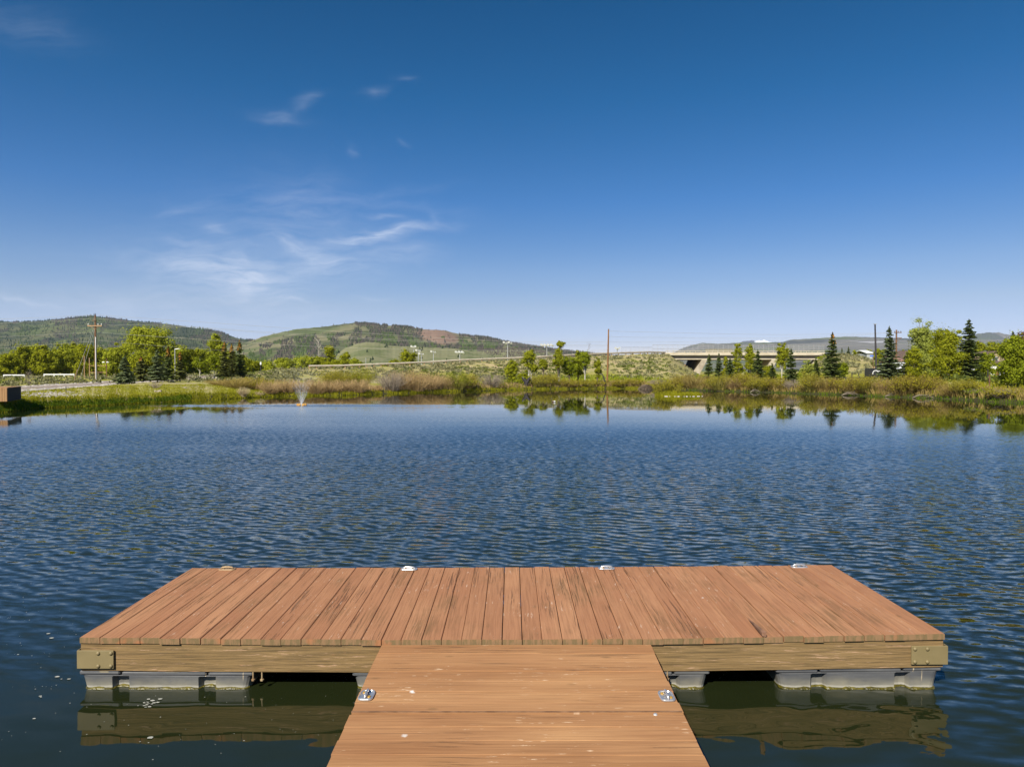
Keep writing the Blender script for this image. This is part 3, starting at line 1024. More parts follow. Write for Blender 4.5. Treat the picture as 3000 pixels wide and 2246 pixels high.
# big cottonwood and the tree line behind the road: (u, top v, Y, half width px, material, label)
rows = [
    (22, 1034, 118, 30, 'cottond', 'round green cottonwood behind the left end of the white road barrier'),
    (66, 1010, 124, 30, 'cottond', 'green cottonwood rising just left of the taller yellowish one above the barrier gap'),
    (100, 1001, 128, 28, 'cotton', 'yellow-green cottonwood, tallest of those above the white road barrier'),
    (128, 1011, 122, 24, 'cottond', 'green cottonwood above the left end of the longer white barrier'),
    (155, 1018, 130, 24, 'cottond', 'dark green cottonwood low between two taller ones above the long barrier'),
    (190, 1004, 126, 28, 'cotton', 'broad cottonwood above the middle of the long white barrier'),
    (220, 1000, 130, 26, 'cottond', 'cottonwood just left of the crossarm utility pole, above the guy wires'),
    (252, 1002, 124, 26, 'cottond', 'green cottonwood above the rust-brown pole frame'),
    (298, 1013, 128, 28, 'cottond', 'dense green cottonwood just right of the crossarm utility pole'),
    (330, 1012, 122, 25, 'cotton', 'green cottonwood between the crossarm pole and the giant yellow-green tree'),
    (358, 1004, 132, 24, 'cottond', 'cottonwood tucked against the left flank of the giant yellow-green tree'),
    (400, 1035, 112, 26, 'cottond', 'low leafy cottonwood filling in beneath the giant tree'),
    (450, 1040, 114, 24, 'cottond', 'low leafy cottonwood at the right foot of the giant tree'),
    (516, 990, 120, 28, 'cotton', 'tall rounded cottonwood behind the two spruces with orange tops'),
    (556, 1018, 124, 22, 'cottond', 'green cottonwood directly right of the tall rounded one'),
    (592, 1010, 126, 20, 'cotton', 'narrow cottonwood standing behind the young green tree at the road bend'),
    (636, 972, 128, 25, 'cotton', 'tall pointed cottonwood left of the close trio of spruces'),
    (668, 1020, 118, 22, 'cotton', 'yellowish cottonwood behind the close trio of spruces'),
    (716, 1040, 128, 14, 'cotton', 'small yellow-green tree peeping out right of the spruce trio'),
    (740, 1057, 132, 20, 'cottond', 'low round tree between the spruce trio and the hill gap'),
    (780, 1060, 140, 22, 'cotton', 'low bushy tree under the saddle between the two hills'),
    (832, 1048, 150, 24, 'cotton', 'bushy yellow-green tree beyond the embankment, left of the spray'),
    (868, 1047, 152, 22, 'cotton', 'bushy yellow-green tree beyond the embankment, just behind the spray'),
    (902, 1040, 148, 22, 'cotton', 'bushy tree beyond the embankment, right of the spray'),
    (932, 1042, 150, 18, 'cottond', 'bushy tree beneath the leafless snag beyond the embankment'),
]
for i, (u, vt, Y, hw, mt, lab) in enumerate(rows):
    p, h = hgt(u, vt, Y)
    broadleaf('cottonwood_tree', lab, p, h, hw / FPX * Y * 1.35, mt, cb=.02, clumps=110, per=84, size=.25, seed=i + 3,
              group=G_BACK if u < 700 else 'trees beyond the embankment', blobs=[(0, 0, .66, .95, .34), (0, 0, .28, 1.15, .30)])
p, h = hgt(430, 950, 119)
broadleaf('cottonwood_tree', 'giant yellow-green cottonwood with pale forked trunk, tallest tree left of the hills', p, h, 3.6, 'cotton', 'palebark', cb=.15, clumps=170, per=110, size=.25,
          seed=99, blobs=[(-.55, 0, .62, .45, .24), (.0, 0, .72, .55, .26), (.5, 0, .70, .5, .28), (.1, .2, .4, .8, .26), (-.3, 0, .82, .4, .15)], group=G_BACK)
cent = [
    (965, 1005, 146, 20, 'cottond', 'tall upright green tree beyond the embankment below the grassy knoll', [(0, 0, .75, .75, .25), (.1, 0, .35, 1.2, .32)]),
    (1013, 1028, 145, 16, 'cottond', 'smaller green tree right of the tall upright one by the knoll', None),
    (992, 1046, 143, 24, 'cottond', 'broad low tree between the tall upright tree and its smaller neighbour', None),
    (1040, 1046, 144, 18, 'cotton', 'yellow-green tree at the right end of the clump by the knoll', None),
    (1058, 1058, 143, 11, 'cotton', 'smallest bush-like tree ending the clump by the knoll', None),
    (1196, 1019, 146, 26, 'cottond', 'large dense round tree standing against the leftmost floodlight mast', None),
    (1156, 1046, 145, 17, 'cottond', 'lower round tree joined to the left side of the large dense one', None),
    (1128, 1066, 142, 10, 'cottond', 'tiny green bush beyond the guardrail left of the dense round trees', None),
]
for i, (u, vt, Y, hw, mt, lab, bl) in enumerate(cent):
    p, h = hgt(u, vt, Y)
    broadleaf('cottonwood_tree', lab, p, h, hw / FPX * Y * 1.1, mt, cb=.02, clumps=80, per=80, size=.25, seed=i + 50, blobs=bl, group='trees beyond the embankment')

# young trees and shore trees of the middle
Y1 = 78
p, h = hgt(586, 1040, 84)
broadleaf('young_tree', 'young bright green tree at the road bend, left of two', p, h, .95, 'green', 'palebark', cb=.25, clumps=34, per=50, size=.17, seed=71, trunk_r=.05, group='young green trees at the bend of the gravel road')
p, h = hgt(627, 1029, 86)
broadleaf('young_tree', 'young bright green tree at the road bend, beside the spruce trio', p, h, 1.15, 'green', 'palebark', cb=.22, clumps=40, per=50, size=.17, seed=72, trunk_r=.05, group='young green trees at the bend of the gravel road')

shore = [  # u, top v, Y, hw, mat, bark, cb, lean, label, blobs
    (1553, 1008, 87.5, 26, 'aspen', 'palebark', .5, 0, 'leafy crowned tree on two pale trunks, leftmost tall tree of the far shore', [(0, 0, .76, .85, .22), (-.3, 0, .62, .8, .16), (.3, 0, .45, .5, .1)]),
    (1501, 1049, 86, 20, 'cottond', 'bark', .1, 0, 'bushy green tree reaching the water left of the two-trunked tree', None),
    (1535, 1085, 85, 16, 'cottond', 'bark', .0, 0, 'dark leafy bush at the waterline under the two-trunked tree', None),
    (1634, 1031, 89, 16, 'aspen', 'bark', .45, 0, 'small-crowned green tree left of the pale leaning trunk', None),
    (1637, 995, 90, 13, 'aspen', 'palebark', .68, .045, 'tall thin tree with pale bare trunk and tufted top on the far shore', [(0, 0, .88, 1.0, .11), (-.2, 0, .72, .8, .09)]),
    (1668, 1032, 90, 26, 'green', 'bark', .12, 0, 'wide green tree right of the pale tufted one', None),
    (1694, 1024, 91, 20, 'cottond', 'bark', .1, 0, 'narrow dark green tree mid-clump, left of the bare-twigged one', None),
    (1713, 1021, 89, 15, 'green', 'palebark', .4, .03, 'green tree with grey leaning trunk, right end of the shore clump', None),
    (1750, 1043, 90, 12, 'aspen', 'bark', .12, 0, 'slim green tree between the shore clump and the lone brown pole', None),
    (1592, 1050, 92, 12, 'aspen', 'bark', .5, 0, 'wispy small tree between the two-trunked tree and the pale tufted one', None),
]
for i, (u, vt, Y, hw, mt, bk, cb, ln, lab, bl) in enumerate(shore):
    p, h = hgt(u, vt, Y)
    broadleaf('shore_tree', lab, p, h, hw / FPX * Y * 1.15, mt, bk, cb=cb, clumps=64, per=80, size=.15, lean=(ln, 0), seed=i + 120, blobs=bl, stems=2 if i == 0 else 1, trunk_r=.075,
              group='trees on the far shore')


def bare_tree(name, label, base, h, r, mat, seed, n=16, lean=(0, 0), tr=.05, cat='tree', group=None):
    rr = random.Random(seed)
    o = empty(name, base, label, cat, group)
    m = MB()
    top = (lean[0] * h, lean[1] * h, h)
    m.tube([(0, 0, -.1), (top[0] * .45, top[1] * .5, h * .5), top], [tr, tr * .65, tr * .15], 5)
    m.build('trunk', M[mat], o)
    b = MB()
    for i in range(n):
        k = rr.uniform(.3, .95)
        p0 = (top[0] * k, top[1] * k, h * k)
        a = rr.uniform(0, 6.28)
        L = r * rr.uniform(.5, 1.1) * (1.2 - k * .6)
        e = (p0[0] + math.cos(a) * L, p0[1] + math.sin(a) * L, p0[2] + L * rr.uniform(.5, 1.3))
        mid = [(x + y) / 2 + rr.uniform(-.06, .06) for x, y in zip(p0, e)]
        b.tube([p0, mid, e], [tr * .4, tr * .28, tr * .1], 4, cap=False)
        for j in range(3):
            a2 = rr.uniform(0, 6.28)
            e2 = (mid[0] + math.cos(a2) * L * .4, mid[1] + math.sin(a2) * L * .4, mid[2] + L * rr.uniform(.3, .7))
            b.tube([mid, e2], [tr * .2, tr * .07], 3, cap=False)
    b.build('branches', M[mat], o)
    return o


p, h = hgt(934, 994, 152)
bare_tree('dead_tree', 'leafless pale snag beyond the embankment, against the middle hill', p, h, 1.6, 'palebark', 5, 22, tr=.11)
p, h = hgt(90, 1090, 50)
bare_tree('dead_tree', 'small bare sapling beside the gravel road near the wooden box', p, h, .45, 'twigs', 6, 22, tr=.022, lean=(-.12, 0))
p, h = hgt(1712, 1000, 90)
bare_tree('dead_tree', 'bare pale twigs standing above the right end of the far shore clump', p, h, .7, 'wil_grey', 7, 16, tr=.03, lean=(.11, 0))
p, h = hgt(1588, 1062, 89)
o = empty('fallen_trunk', hgt(1627, 1062, 89)[0], 'dead grey trunk leaning left between the two shore trees', 'dead tree')
m = MB(); m.tube([(0, 0, 0), (-.9, 0, 1.2), (-1.75, 0, 2.35)], [.06, .05, .02], 5); m.build('trunk', M['twigs'], o)
m = MB()
for k in range(5): m.tube([(-.5 - .25 * k, 0, .7 + .33 * k), (-.5 - .25 * k - .2, 0, 1.05 + .33 * k)], [.02, .006], 3)
m.build('branches', M['twigs'], o)
p, h = hgt(1768, 1090, 90)
o = empty('fallen_trunk', pos(1777, 89), 'black bent trunk leaning against the foot of the lone brown pole', 'dead tree')
m = MB(); m.tube([(0, 0, 0), (-.25, 0, .7), (-.45, 0, 1.3), (-.75, 0, 1.6)], [.09, .08, .07, .03], 6); m.build('trunk', M['blackpole'], o)
# charred forked stump at the waterline
o = empty('stump', pos(1541, 84.5), 'black forked stump under the leafy bush at the far waterline', 'stump')
m = MB(); m.tube([(0, 0, -.2), (0, 0, .5), (-.3, 0, 1.0), (-.45, 0, 1.15)], [.28, .26, .2, .08], 7); m.tube([(.05, 0, .4), (.32, 0, .9), (.5, 0, 1.15)], [.2, .16, .07], 6)
m.build('stump', M['blackpole'], o)

# spruces on the left bank and across the water
G_SL, G_SR = 'spruces along the gravel road', 'spruces on the right bank'
spr = [  # u, top, Y, hw, mat, cones, label
    (366, 1042, 62, 25, 'spruce', 0, 'grey-green spruce, leftmost along the gravel road', G_SL),
    (414, 1044, 70, 23, 'spruceo', .4, 'olive spruce second from the left along the gravel road', G_SL),
    (461, 1024, 68, 26, 'spruce', 0, 'grey-green spruce left of the slim one with the orange top', G_SL),
    (493, 1014, 72, 19, 'spruced', 1, 'slim dark spruce with bright orange top by the gravel road', G_SL),
    (528, 1031, 76, 17, 'spruceo', .9, 'smaller orange-topped spruce right of the slim dark one', G_SL),
    (658, 1001, 86, 20, 'spruceo', 1, 'orange-topped spruce, left one of the close trio', G_SL),
    (679, 1007, 90, 19, 'spruceo', .9, 'olive spruce in the middle of the close trio', G_SL),
    (702, 996, 92, 21, 'spruced', 1, 'tallest spruce of the close trio, on its right', G_SL),
    (2077, 1037, 96, 15, 'spruced', 0, 'young dark spruce in front of the left bridge pier', G_SR),
    (2106, 1035, 100, 15, 'spruced', 0, 'young spruce between the left bridge pier and the poplars', G_SR),
    (2138, 1050, 96, 20, 'spruced', 0, 'broad low spruce at the left foot of the poplar pair', G_SR),
    (2220, 1023, 94, 22, 'spruced', 0, 'spruce right of the poplar pair, left of the right pier', G_SR),
    (2317, 1020, 90, 23, 'spruced', 0, 'spruce right of the slim white-stemmed aspen', G_SR),
    (2438, 973, 88, 31, 'spruced', .5, 'tall spruce standing alone at the right end of the bridge', G_SR),
    (2604, 955, 84, 35, 'spruce', 0, 'bluish spruce between the black pole and the crossarm pole', G_SR),
    (2656, 1030, 84, 22, 'spruceo', 0, 'short olive spruce before the small grey house', G_SR),
    (2837, 935, 76, 42, 'spruced', 0, 'tallest spruce of the right bank, next to the white-trunked tree', G_SR),
    (2262, 1064, 97, 13, 'spruced', 0, 'tiny dark pine against the foot of the right pier', G_SR),
    (2390, 1046, 97, 14, 'spruced', 0, 'small spruce before the sloping concrete abutment', G_SR),
    (2485, 1016, 170, 10, 'spruced', 0, 'distant dark spruce on the skyline of the grassy mound', G_SR),
    (2466, 1019, 172, 8, 'spruced', 0, 'distant spruce half hidden behind the lone tall one', G_SR),
    (2966, 970, 96, 27, 'spruced', 0, 'dark spruce rising behind the big bushy tree of the right edge', G_SR),
]
for i, (u, vt, Y, hw, mt, cn, lab, g_) in enumerate(spr):
    p, h = hgt(u, vt, Y)
    spruce(lab, p, h, hw / FPX * Y * 1.08, mt, cn, g_, seed=200 + i, bare=.12 if u < 600 else .07)

# deciduous trees of the right bank
right = [
    (2160, 1002, 96, 19, 'aspen', 'palebark', .08, 'column', 'left one of the two pale-stemmed poplars before the bridge'),
    (2196, 1005, 97, 20, 'aspen', 'palebark', .08, 'column', 'right one of the two pale-stemmed poplars before the bridge'),
    (2126, 1040, 98, 9, 'aspen', 'palebark', .2, 'column', 'thin wispy aspen just left of the poplar pair'),
    (2290, 999, 93, 18, 'aspen', 'palebark', .3, 'oval', 'slim aspen with white stem in front of the right pier'),
    (2252, 1062, 99, 18, 'cottond', 'bark', .0, 'oval', 'low dark bush-like tree behind the tiny pine'),
    (2365, 1052, 92, 17, 'palewil', 'bark', .05, 'oval', 'pale bushy tree growing in front of the concrete abutment'),
    (2470, 1054, 94, 16, 'green', 'bark', .02, 'oval', 'light green bush-like tree at the right foot of the lone tall spruce'),
    (2702, 930, 84, 37, 'palewil', 'bark', .12, 'oval', 'tall silvery-green tree with feathery top right of the crossarm pole'),
    (2676, 1010, 82, 24, 'cottond', 'bark', .02, 'oval', 'darker tree under the left side of the silvery-green one'),
    (2727, 1000, 86, 26, 'cottond', 'bark', .02, 'oval', 'dark green tree between the silvery-green one and the white-trunked one'),
    (2772, 946, 76, 44, 'aspen', 'palebark', .2, 'oval', 'spreading tree with forked white trunk on the right bank'),
    (2800, 1030, 80, 28, 'cottond', 'bark', .02, 'oval', 'low green tree between the white trunk and the tallest spruce'),
    (2887, 1024, 78, 25, 'green', 'bark', .1, 'oval', 'green tree between the tallest spruce and the white cabin'),
    (2975, 978, 58, 46, 'green', 'bark', .0, 'oval', 'big bushy light-green tree at the water on the right edge'),
    (2870, 985, 160, 20, 'cottond', 'bark', .05, 'oval', 'distant green tree right of the tallest spruce, first of the far row'),
    (2905, 992, 164, 18, 'cottond', 'bark', .05, 'oval', 'distant green tree above the brown cabin roof'),
    (2938, 985, 160, 20, 'cottond', 'bark', .05, 'oval', 'distant green tree directly above the white cabin'),
    (3000, 958, 92, 26, 'red', 'bark', .1, 'oval', 'red-leaved tree behind the big bushy one at the right edge'),
    (2506, 1022, 180, 9, 'cottond', 'bark', .0, 'oval', 'distant small tree on the mound, nearest the lone tall spruce'),
    (2526, 1019, 182, 11, 'cotton', 'bark', .0, 'oval', 'distant yellow-green tree in the middle of the mound skyline'),
    (2545, 1021, 184, 10, 'cottond', 'bark', .0, 'oval', 'distant tree beside the white roof on the mound skyline'),
    (2573, 1016, 160, 12, 'cottond', 'bark', .0, 'oval', 'distant tree just right of the black pole'),
    (2647, 1018, 150, 13, 'cottond', 'bark', .0, 'oval', 'distant round tree right of the crossarm pole'),
    (3080, 985, 62, 46, 'cottond', 'bark', .0, 'oval', 'green tree beyond the right edge'),
]
for i, (u, vt, Y, hw, mt, bk, cb, shp, lab) in enumerate(right):
    p, h = hgt(u, vt, Y)
    big = hw > 30
    hw *= 1.15 if u > 2600 else 1.2
    bl_ = [(0, 0, .68, .78, .30), (0, 0, .34, 1.05, .34)] if (big or 2600 < u) else ([(0, 0, .72, .7, .27), (0, 0, .34, 1.0, .36)] if shp == 'column' else None)
    broadleaf('deciduous_tree', lab, p, h, hw / FPX * Y * 1.05, mt, bk, cb=cb, clumps=190 if big else 84, per=105 if big else 80, size=.14 if Y < 110 else .30, seed=300 + i, shape=shp, blobs=bl_,
              trunk_r=.075 if bk == 'palebark' else None, group='broadleaf trees on the right bank')
bare_p = pos(2772, 75)
# ------------------------------------------------------------------ shore shrubs
shr = [  # u, Y, top v, half width px, stems, leaves, label
    (640, 63, 1118, 32, 'wil_brown', None, 'brown willow shrub on the left bank below the young green trees'),
    (690, 62, 1106, 42, 'wil_brown', None, 'large brown willow shrub below the spruce trio'),
    (745, 64, 1108, 42, 'wil_brown', 'yel', 'olive-brown willow shrub right of the one below the spruce trio'),
    (790, 64.5, 1116, 30, 'wil_pink', None, 'tan willow shrub between the brown thicket and the fountain'),
    (835, 66, 1112, 32, 'wil_pink', None, 'pinkish willow shrub just left of the fountain spray'),
    (880, 66, 1110, 32, 'wil_pink', None, 'pinkish willow shrub directly behind the fountain spray'),
    (925, 66, 1112, 32, 'wil_pink', None, 'pinkish willow shrub just right of the fountain spray'),
    (975, 72, 1088, 28, 'wil_olive', 'yel', 'tall yellow willow shrub behind the pink ones, right of the fountain'),
    (1005, 73, 1092, 28, 'wil_olive', 'yel', 'yellow willow shrub beside the round green bush'),
    (1060, 74, 1085, 32, 'wil_olive', 'cottond', 'round olive-green bush above the pink thicket'),
    (965, 67.5, 1114, 32, 'wil_pink', None, 'pinkish willow shrub in front of the tall yellow one'),
    (1010, 68, 1112, 32, 'wil_pink', None, 'tan willow shrub in front of the round olive-green bush'),
    (1052, 69, 1112, 30, 'wil_pink', None, 'tan willow shrub left of the bleached one leaning over the water'),
    (1145, 71.5, 1090, 36, 'wil_grey', None, 'bleached willow shrub leaning over the water'),
    (1180, 73, 1088, 40, 'wil_pink', None, 'tall pinkish willow shrub under the large dense round tree'),
    (1220, 74.5, 1087, 38, 'wil_pink', None, 'tall pinkish willow shrub below the leftmost floodlight masts'),
    (1262, 76, 1092, 36, 'wil_pink', None, 'pinkish willow shrub right of the tallest part of the pink thicket'),
    (1300, 77, 1100, 30, 'wil_pink', None, 'lower pinkish willow shrub ending the pink thicket'),
    (1340, 79, 1095, 30, 'wil_olive', 'green', 'greenish willow shrub between the pink thicket and the stump'),
    (1372, 81, 1098, 26, 'wil_brown', 'yel', 'brown and green willow shrub behind the old stump'),
    (1440, 83, 1095, 34, 'wil_grey', None, 'round grey-tan willow shrub right of the old stump'),
    (1475, 86, 1112, 22, 'wil_brown', 'green', 'small brownish shrub left of the far shore trees'),
    (1575, 88, 1100, 26, 'wil_olive', 'yel', 'yellowish willow shrub under the two-trunked tree'),
    (1612, 89, 1096, 22, 'wil_olive', 'yel', 'golden willow shrub at the foot of the pale tufted tree'),
    (1665, 89.5, 1112, 26, 'wil_brown', 'yel', 'low brownish shrub under the wide green shore tree'),
    (1715, 89.5, 1113, 26, 'wil_olive', 'yel', 'low olive shrub under the right end of the shore clump'),
    (1752, 89.5, 1115, 22, 'wil_olive', 'yel', 'low olive shrub left of the lone brown pole'),
    (1812, 90, 1112, 20, 'wil_brown', 'yel', 'rusty shrub just right of the lone brown pole'),
    (1856, 90, 1111, 22, 'wil_brown', 'yel', 'rusty shrub left of the twig mound'),
    (1930, 88, 1110, 20, 'wil_grey', None, 'grey twiggy shrub right of the twig mound'),
    (1992, 86, 1098, 30, 'wil_brown', 'yel', 'olive-brown willow shrub behind the islet'),
    (2035, 84, 1094, 32, 'wil_brown', None, 'greyish willow shrub at the left foot of the bridge bank'),
    (2075, 81, 1104, 26, 'wil_brown', None, 'dark-based willow shrub behind the right end of the islet'),
    (2108, 79, 1096, 30, 'wil_olive', 'yel', 'yellow willow shrub below the young bridge spruces'),
    (2150, 77.5, 1106, 28, 'wil_pink', None, 'tan willow shrub below the poplar pair'),
    (2185, 76, 1093, 32, 'wil_pink', None, 'tall pinkish-grey shrub between the poplars and the right spruce'),
    (2228, 74.5, 1104, 30, 'wil_olive', 'yel', 'olive shrub below the right pier'),
    (2270, 73.5, 1108, 28, 'wil_pink', None, 'tan shrub below the slim white-stemmed aspen'),
    (2320, 72, 1112, 20, 'wil_grey', None, 'small grey-pink shrub below the abutment'),
    (2375, 72, 1096, 26, 'wil_olive', 'yel', 'bright yellow-green willow shrub before the abutment'),
    (2415, 68.5, 1104, 34, 'wil_brown', None, 'brown willow shrub below the lone tall spruce'),
    (2460, 68, 1108, 32, 'wil_brown', 'yel', 'olive-brown willow shrub below the grassy mound'),
    (2505, 66, 1106, 34, 'wil_brown', 'yel', 'olive willow shrub below the rail fence'),
    (2550, 64, 1106, 34, 'wil_olive', 'yel', 'yellow-olive willow shrub below the black pole'),
    (2600, 63, 1110, 32, 'wil_pink', None, 'tan willow shrub below the bluish spruce'),
    (2640, 62, 1104, 32, 'wil_pink', None, 'pinkish willow shrub below the crossarm pole'),
    (2685, 61, 1098, 34, 'wil_brown', 'yel', 'tall brown willow shrub below the silvery-green tree'),
    (2725, 60, 1104, 32, 'wil_brown', None, 'brown willow shrub left of the white-trunked tree'),
    (2790, 58.5, 1122, 30, 'wil_brown', None, 'low brown willow shrub right of the white trunk'),
    (2825, 58, 1112, 28, 'wil_olive', 'yel', 'golden shrub at the foot of the tallest spruce'),
    (2870, 55, 1140, 26, 'wil_grey', 'green', 'low tangled shrub left of the paired dark posts'),
    (2935, 54, 1140, 28, 'wil_grey', None, 'grey tangled shrub right of the paired dark posts'),
]
for i, (u, Y, vt, hw, st, lf, lab) in enumerate(shr):
    d_ = float(np.interp(u, TA[:, 0], TA[:, 1]))
    if Y - d_ < 4.2: Y = d_ + .75 + .5 * (i % 3)
    if st == 'wil_pink' and u > 2090: st = 'wil_brown' if i % 2 else 'wil_pink'
    if lf is None and u > 2090 and i % 2: lf = 'yel'
    p, h = hgt(u, vt, Y)
    shrub(lab, p, max(.5, h * 1.08), hw / FPX * Y * 1.2, st, lf, n=int(130 + hw * 4), seed=500 + i, group='willow shrubs along the shore')

# low understorey, grass, reeds, sagebrush
def onroad(x, y):
    yl = np.interp(x, [p.x for p in LO], [p.y for p in LO]); yu = np.interp(x, [p.x for p in UP], [p.y for p in UP])
    return (x > LO[0].x) & (x < LO[-1].x) & (y > yl - 1.2) & (y < yu + .8)


def shore_d(u):
    return float(np.interp(u, TA[:, 0], TA[:, 1]))


def blades(name, n, ulo, uhi, off, hs, mat, label, w=.03, clump=True, patch=None):
    m = MB()
    uu = NR.uniform(ulo, uhi, n * 3)
    if clump:
        keep = vnoise(uu * .08, uu * .013, 7) + NR.uniform(-.8, .8, len(uu)) > -.15
        uu = uu[keep]
    dsh = np.interp(uu, TA[:, 0], TA[:, 1])
    Y = dsh + off[0] + (off[1] - off[0]) * NR.rand(len(uu)) ** 1.3
    ok = ~onroad((uu - U0) / FPX * Y, Y)
    uu, Y = uu[ok][:n], Y[ok][:n]
    n = len(uu)
    X_ = (uu - U0) / FPX * Y
    Zb = np.maximum(terr(X_, Y), -.05)
    hh = hs * NR.uniform(.5, 1.2, n)
    a = NR.uniform(0, 6.28, n)
    lean_ = NR.normal(0, .22, (n, 2)) * hh[:, None]
    V = np.zeros((n, 4, 3))
    V[:, 0] = np.stack([X_ - w * np.cos(a) - w * .4, Y - w * np.sin(a), Zb - .03], 1)
    V[:, 1] = np.stack([X_ + w * np.cos(a) + w * .4, Y + w * np.sin(a), Zb - .03], 1)
    V[:, 2] = np.stack([X_ + lean_[:, 0] * .4 + w * .6, Y, Zb + hh * .6], 1)
    V[:, 3] = np.stack([X_ + lean_[:, 0], Y + lean_[:, 1], Zb + hh], 1)
    b = np.arange(n) * 4
    m.v = [V.reshape(-1, 3)]; m.nv = n * 4
    m.f = np.stack([b, b + 1, b + 2, b + 3], 1).tolist()
    return m.build(name, mat, kind='stuff', label=label)


blades('shore_grass', 15000, -900, 640, (-.5, 1.7), .19, M['grass'], 'tall bright grass along the left waterline', .022)
blades('shore_grass', 8000, -200, 560, (-.4, .8), .25, M['grassd'], 'deep green grass tufts standing in the left waterline', .022)
blades('shore_grass', 8000, 620, 1950, (-.2, 1.2), .2, M['grass'], 'grass fringe along the far waterline', .03)
blades('shore_grass', 3500, 1950, 4200, (-.2, 1.0), .2, M['grassd'], 'green grass fringe under the right bank shrubs', .022)
blades('meadow_grass', 22000, -300, 760, (1, 8), .07, M['grass'], 'short meadow grass on the left bank', .03)
blades('undergrowth', 9000, 780, 1960, (.8, 6), .45, M['wil_pink'], 'tan stems and dry weeds between the shore willows', .026)
blades('undergrowth', 7000, 1960, 3400, (.5, 5), .5, M['wil_brown'], 'brown twiggy undergrowth between the right bank willows', .026)
blades('undergrowth', 7000, 1900, 3400, (1, 12), .4, M['grass'], 'green weeds among the right bank willows', .03)
blades('undergrowth', 9000, 1300, 2000, (1, 14), .35, M['green'], 'lush green weeds at the toe of the embankment', .04)


def sage(name, n, ulo, uhi, tlo, thi, s, mat, label, off=0):
    m = MB()
    k = 0
    while k < n:
        u = R.uniform(ulo, uhi)
        td, cd_ = float(np.interp(u, TA[:, 0], TA[:, 2])), float(np.interp(u, TA[:, 0], TA[:, 4]))
        T = R.uniform(tlo, thi)
        Y = td + (cd_ - td) * T
        x = (u - U0) / FPX * Y
        if vnoise(x * .25 + off, Y * .2, 5) + R.uniform(-.5, .5) < -.1 or onroad(x, Y): continue
        k += 1
        z = gz(x, Y)
        r = s * R.uniform(.5, 1.25)
        nn = 20
        d = rdir(nn); d[:, 2] = np.abs(d[:, 2])
        P = np.array([x, Y, z]) + d * np.array([r, r, r * .75]) * NR.uniform(.5, 1, (nn, 1))
        A = d * r * .26
        B = np.cross(d, rdir(nn)) * r * .5
        m.leaf(P, A + rdir(nn) * r * .12, B)
    return m.build(name, mat, kind='stuff', label=label)


sage('sagebrush', 1500, 800, 2040, .05, 1.0, .42, M['sage'], 'grey-green sagebrush dotting the road embankment')
sage('sagebrush', 420, 1150, 1960, .0, .7, .45, M['brush'], 'darker green brush scattered over the embankment', 5)
sage('sagebrush', 380, 2400, 2640, .1, 1.0, .5, M['sage'], 'sagebrush on the grassy mound right of the bridge')
sage('sagebrush', 1100, -300, 800, .12, .9, .36, M['sage'], 'sagebrush strip behind the gravel road', 3)
sage('sagebrush', 360, -300, 800, .2, .9, .4, M['brush'], 'low green brush behind the gravel road', 8)
sage('brush', 700, 2550, 3400, .0, 1.0, .8, M['brush'], 'low green brush filling the ground behind the right bank', 2)
sage('brush', 320, 2040, 2420, .0, .9, .6, M['green'], 'low green brush under the bridge', 2)

# dry cattail clump
o = empty('cattail_clump', pos(712, 58.2), 'bleached cattail clump at the waterline below the brown willows', 'reeds')
m = MB(); stems_mesh(m, 120, .85, .5, .03, R, 1.0); m.build('stems', M['reed'], o)
o = empty('cattail_clump', pos(758, 60.2), 'small low clump of dry cattails right of the bleached one', 'reeds')
m = MB(); stems_mesh(m, 50, .4, .4, .03, R, 1.0); m.build('stems', M['reed'], o)
# brown seed weeds by the boulders
shrub('dry russet weed clump beside the two pale boulders', pos(455, 55.5), .5, .5, 'wil_grey', None, 60, seed=901, name='weed_clump', cat='weeds')

# islet with white stones
m = MB()
isl = at(1993, 1161, 62)
rows_, n = [], 40
mz = lambda r: .16 * (1 - r ** 2)
V, Fc = [], []
for j, r in enumerate((1.0, .8, .55, .3, .02)):
    for i in range(n):
        a = 6.283 * i / n
        rr_ = r * (1 + .07 * math.sin(3 * a + 1) + .05 * math.sin(7 * a))
        V.append((isl.x + math.cos(a) * 2.15 * rr_, isl.y + .8 + math.sin(a) * 1.1 * rr_, .17 * (1 - r ** 2) - .04))
for j in range(4):
    for i in range(n):
        k2 = (i + 1) % n
        Fc.append((j * n + i, j * n + k2, (j + 1) * n + k2, (j + 1) * n + i))
m.add(V, Fc)
m.build('islet_ground', M['ground'], kind='structure')
m = MB()
nb = 2600
th = NR.uniform(0, 6.283, nb); rr_ = NR.uniform(0, 1, nb) ** .5
bx, by = isl.x + np.cos(th) * 2.05 * rr_, isl.y + .8 + np.sin(th) * 1.0 * rr_
hh = .42 * NR.uniform(.4, 1.3, nb) * np.where(bx < isl.x - .3, 1.15, .8)
V = np.zeros((nb, 4, 3)); w = .022
V[:, 0] = np.stack([bx - w, by, hh * 0], 1); V[:, 1] = np.stack([bx + w, by, hh * 0], 1)
lx = NR.normal(0, .1, nb)
V[:, 2] = np.stack([bx + lx * .5 + w * .6, by, hh * .6], 1); V[:, 3] = np.stack([bx + lx, by, hh], 1)
m.v = [V.reshape(-1, 3)]; m.nv = nb * 4
b = np.arange(nb) * 4
m.f = np.stack([b, b + 1, b + 2, b + 3], 1).tolist()
m.build('islet_grass', M['grass'], kind='stuff', label='bright grass covering the little islet')
shrub('tall yellow-green reed bush at the left end of the islet', (isl.x - 1.45, isl.y + .8, .05), 1.55, .75, 'wil_olive', 'yel', 150, seed=777, name='reed_bush', w=.025)
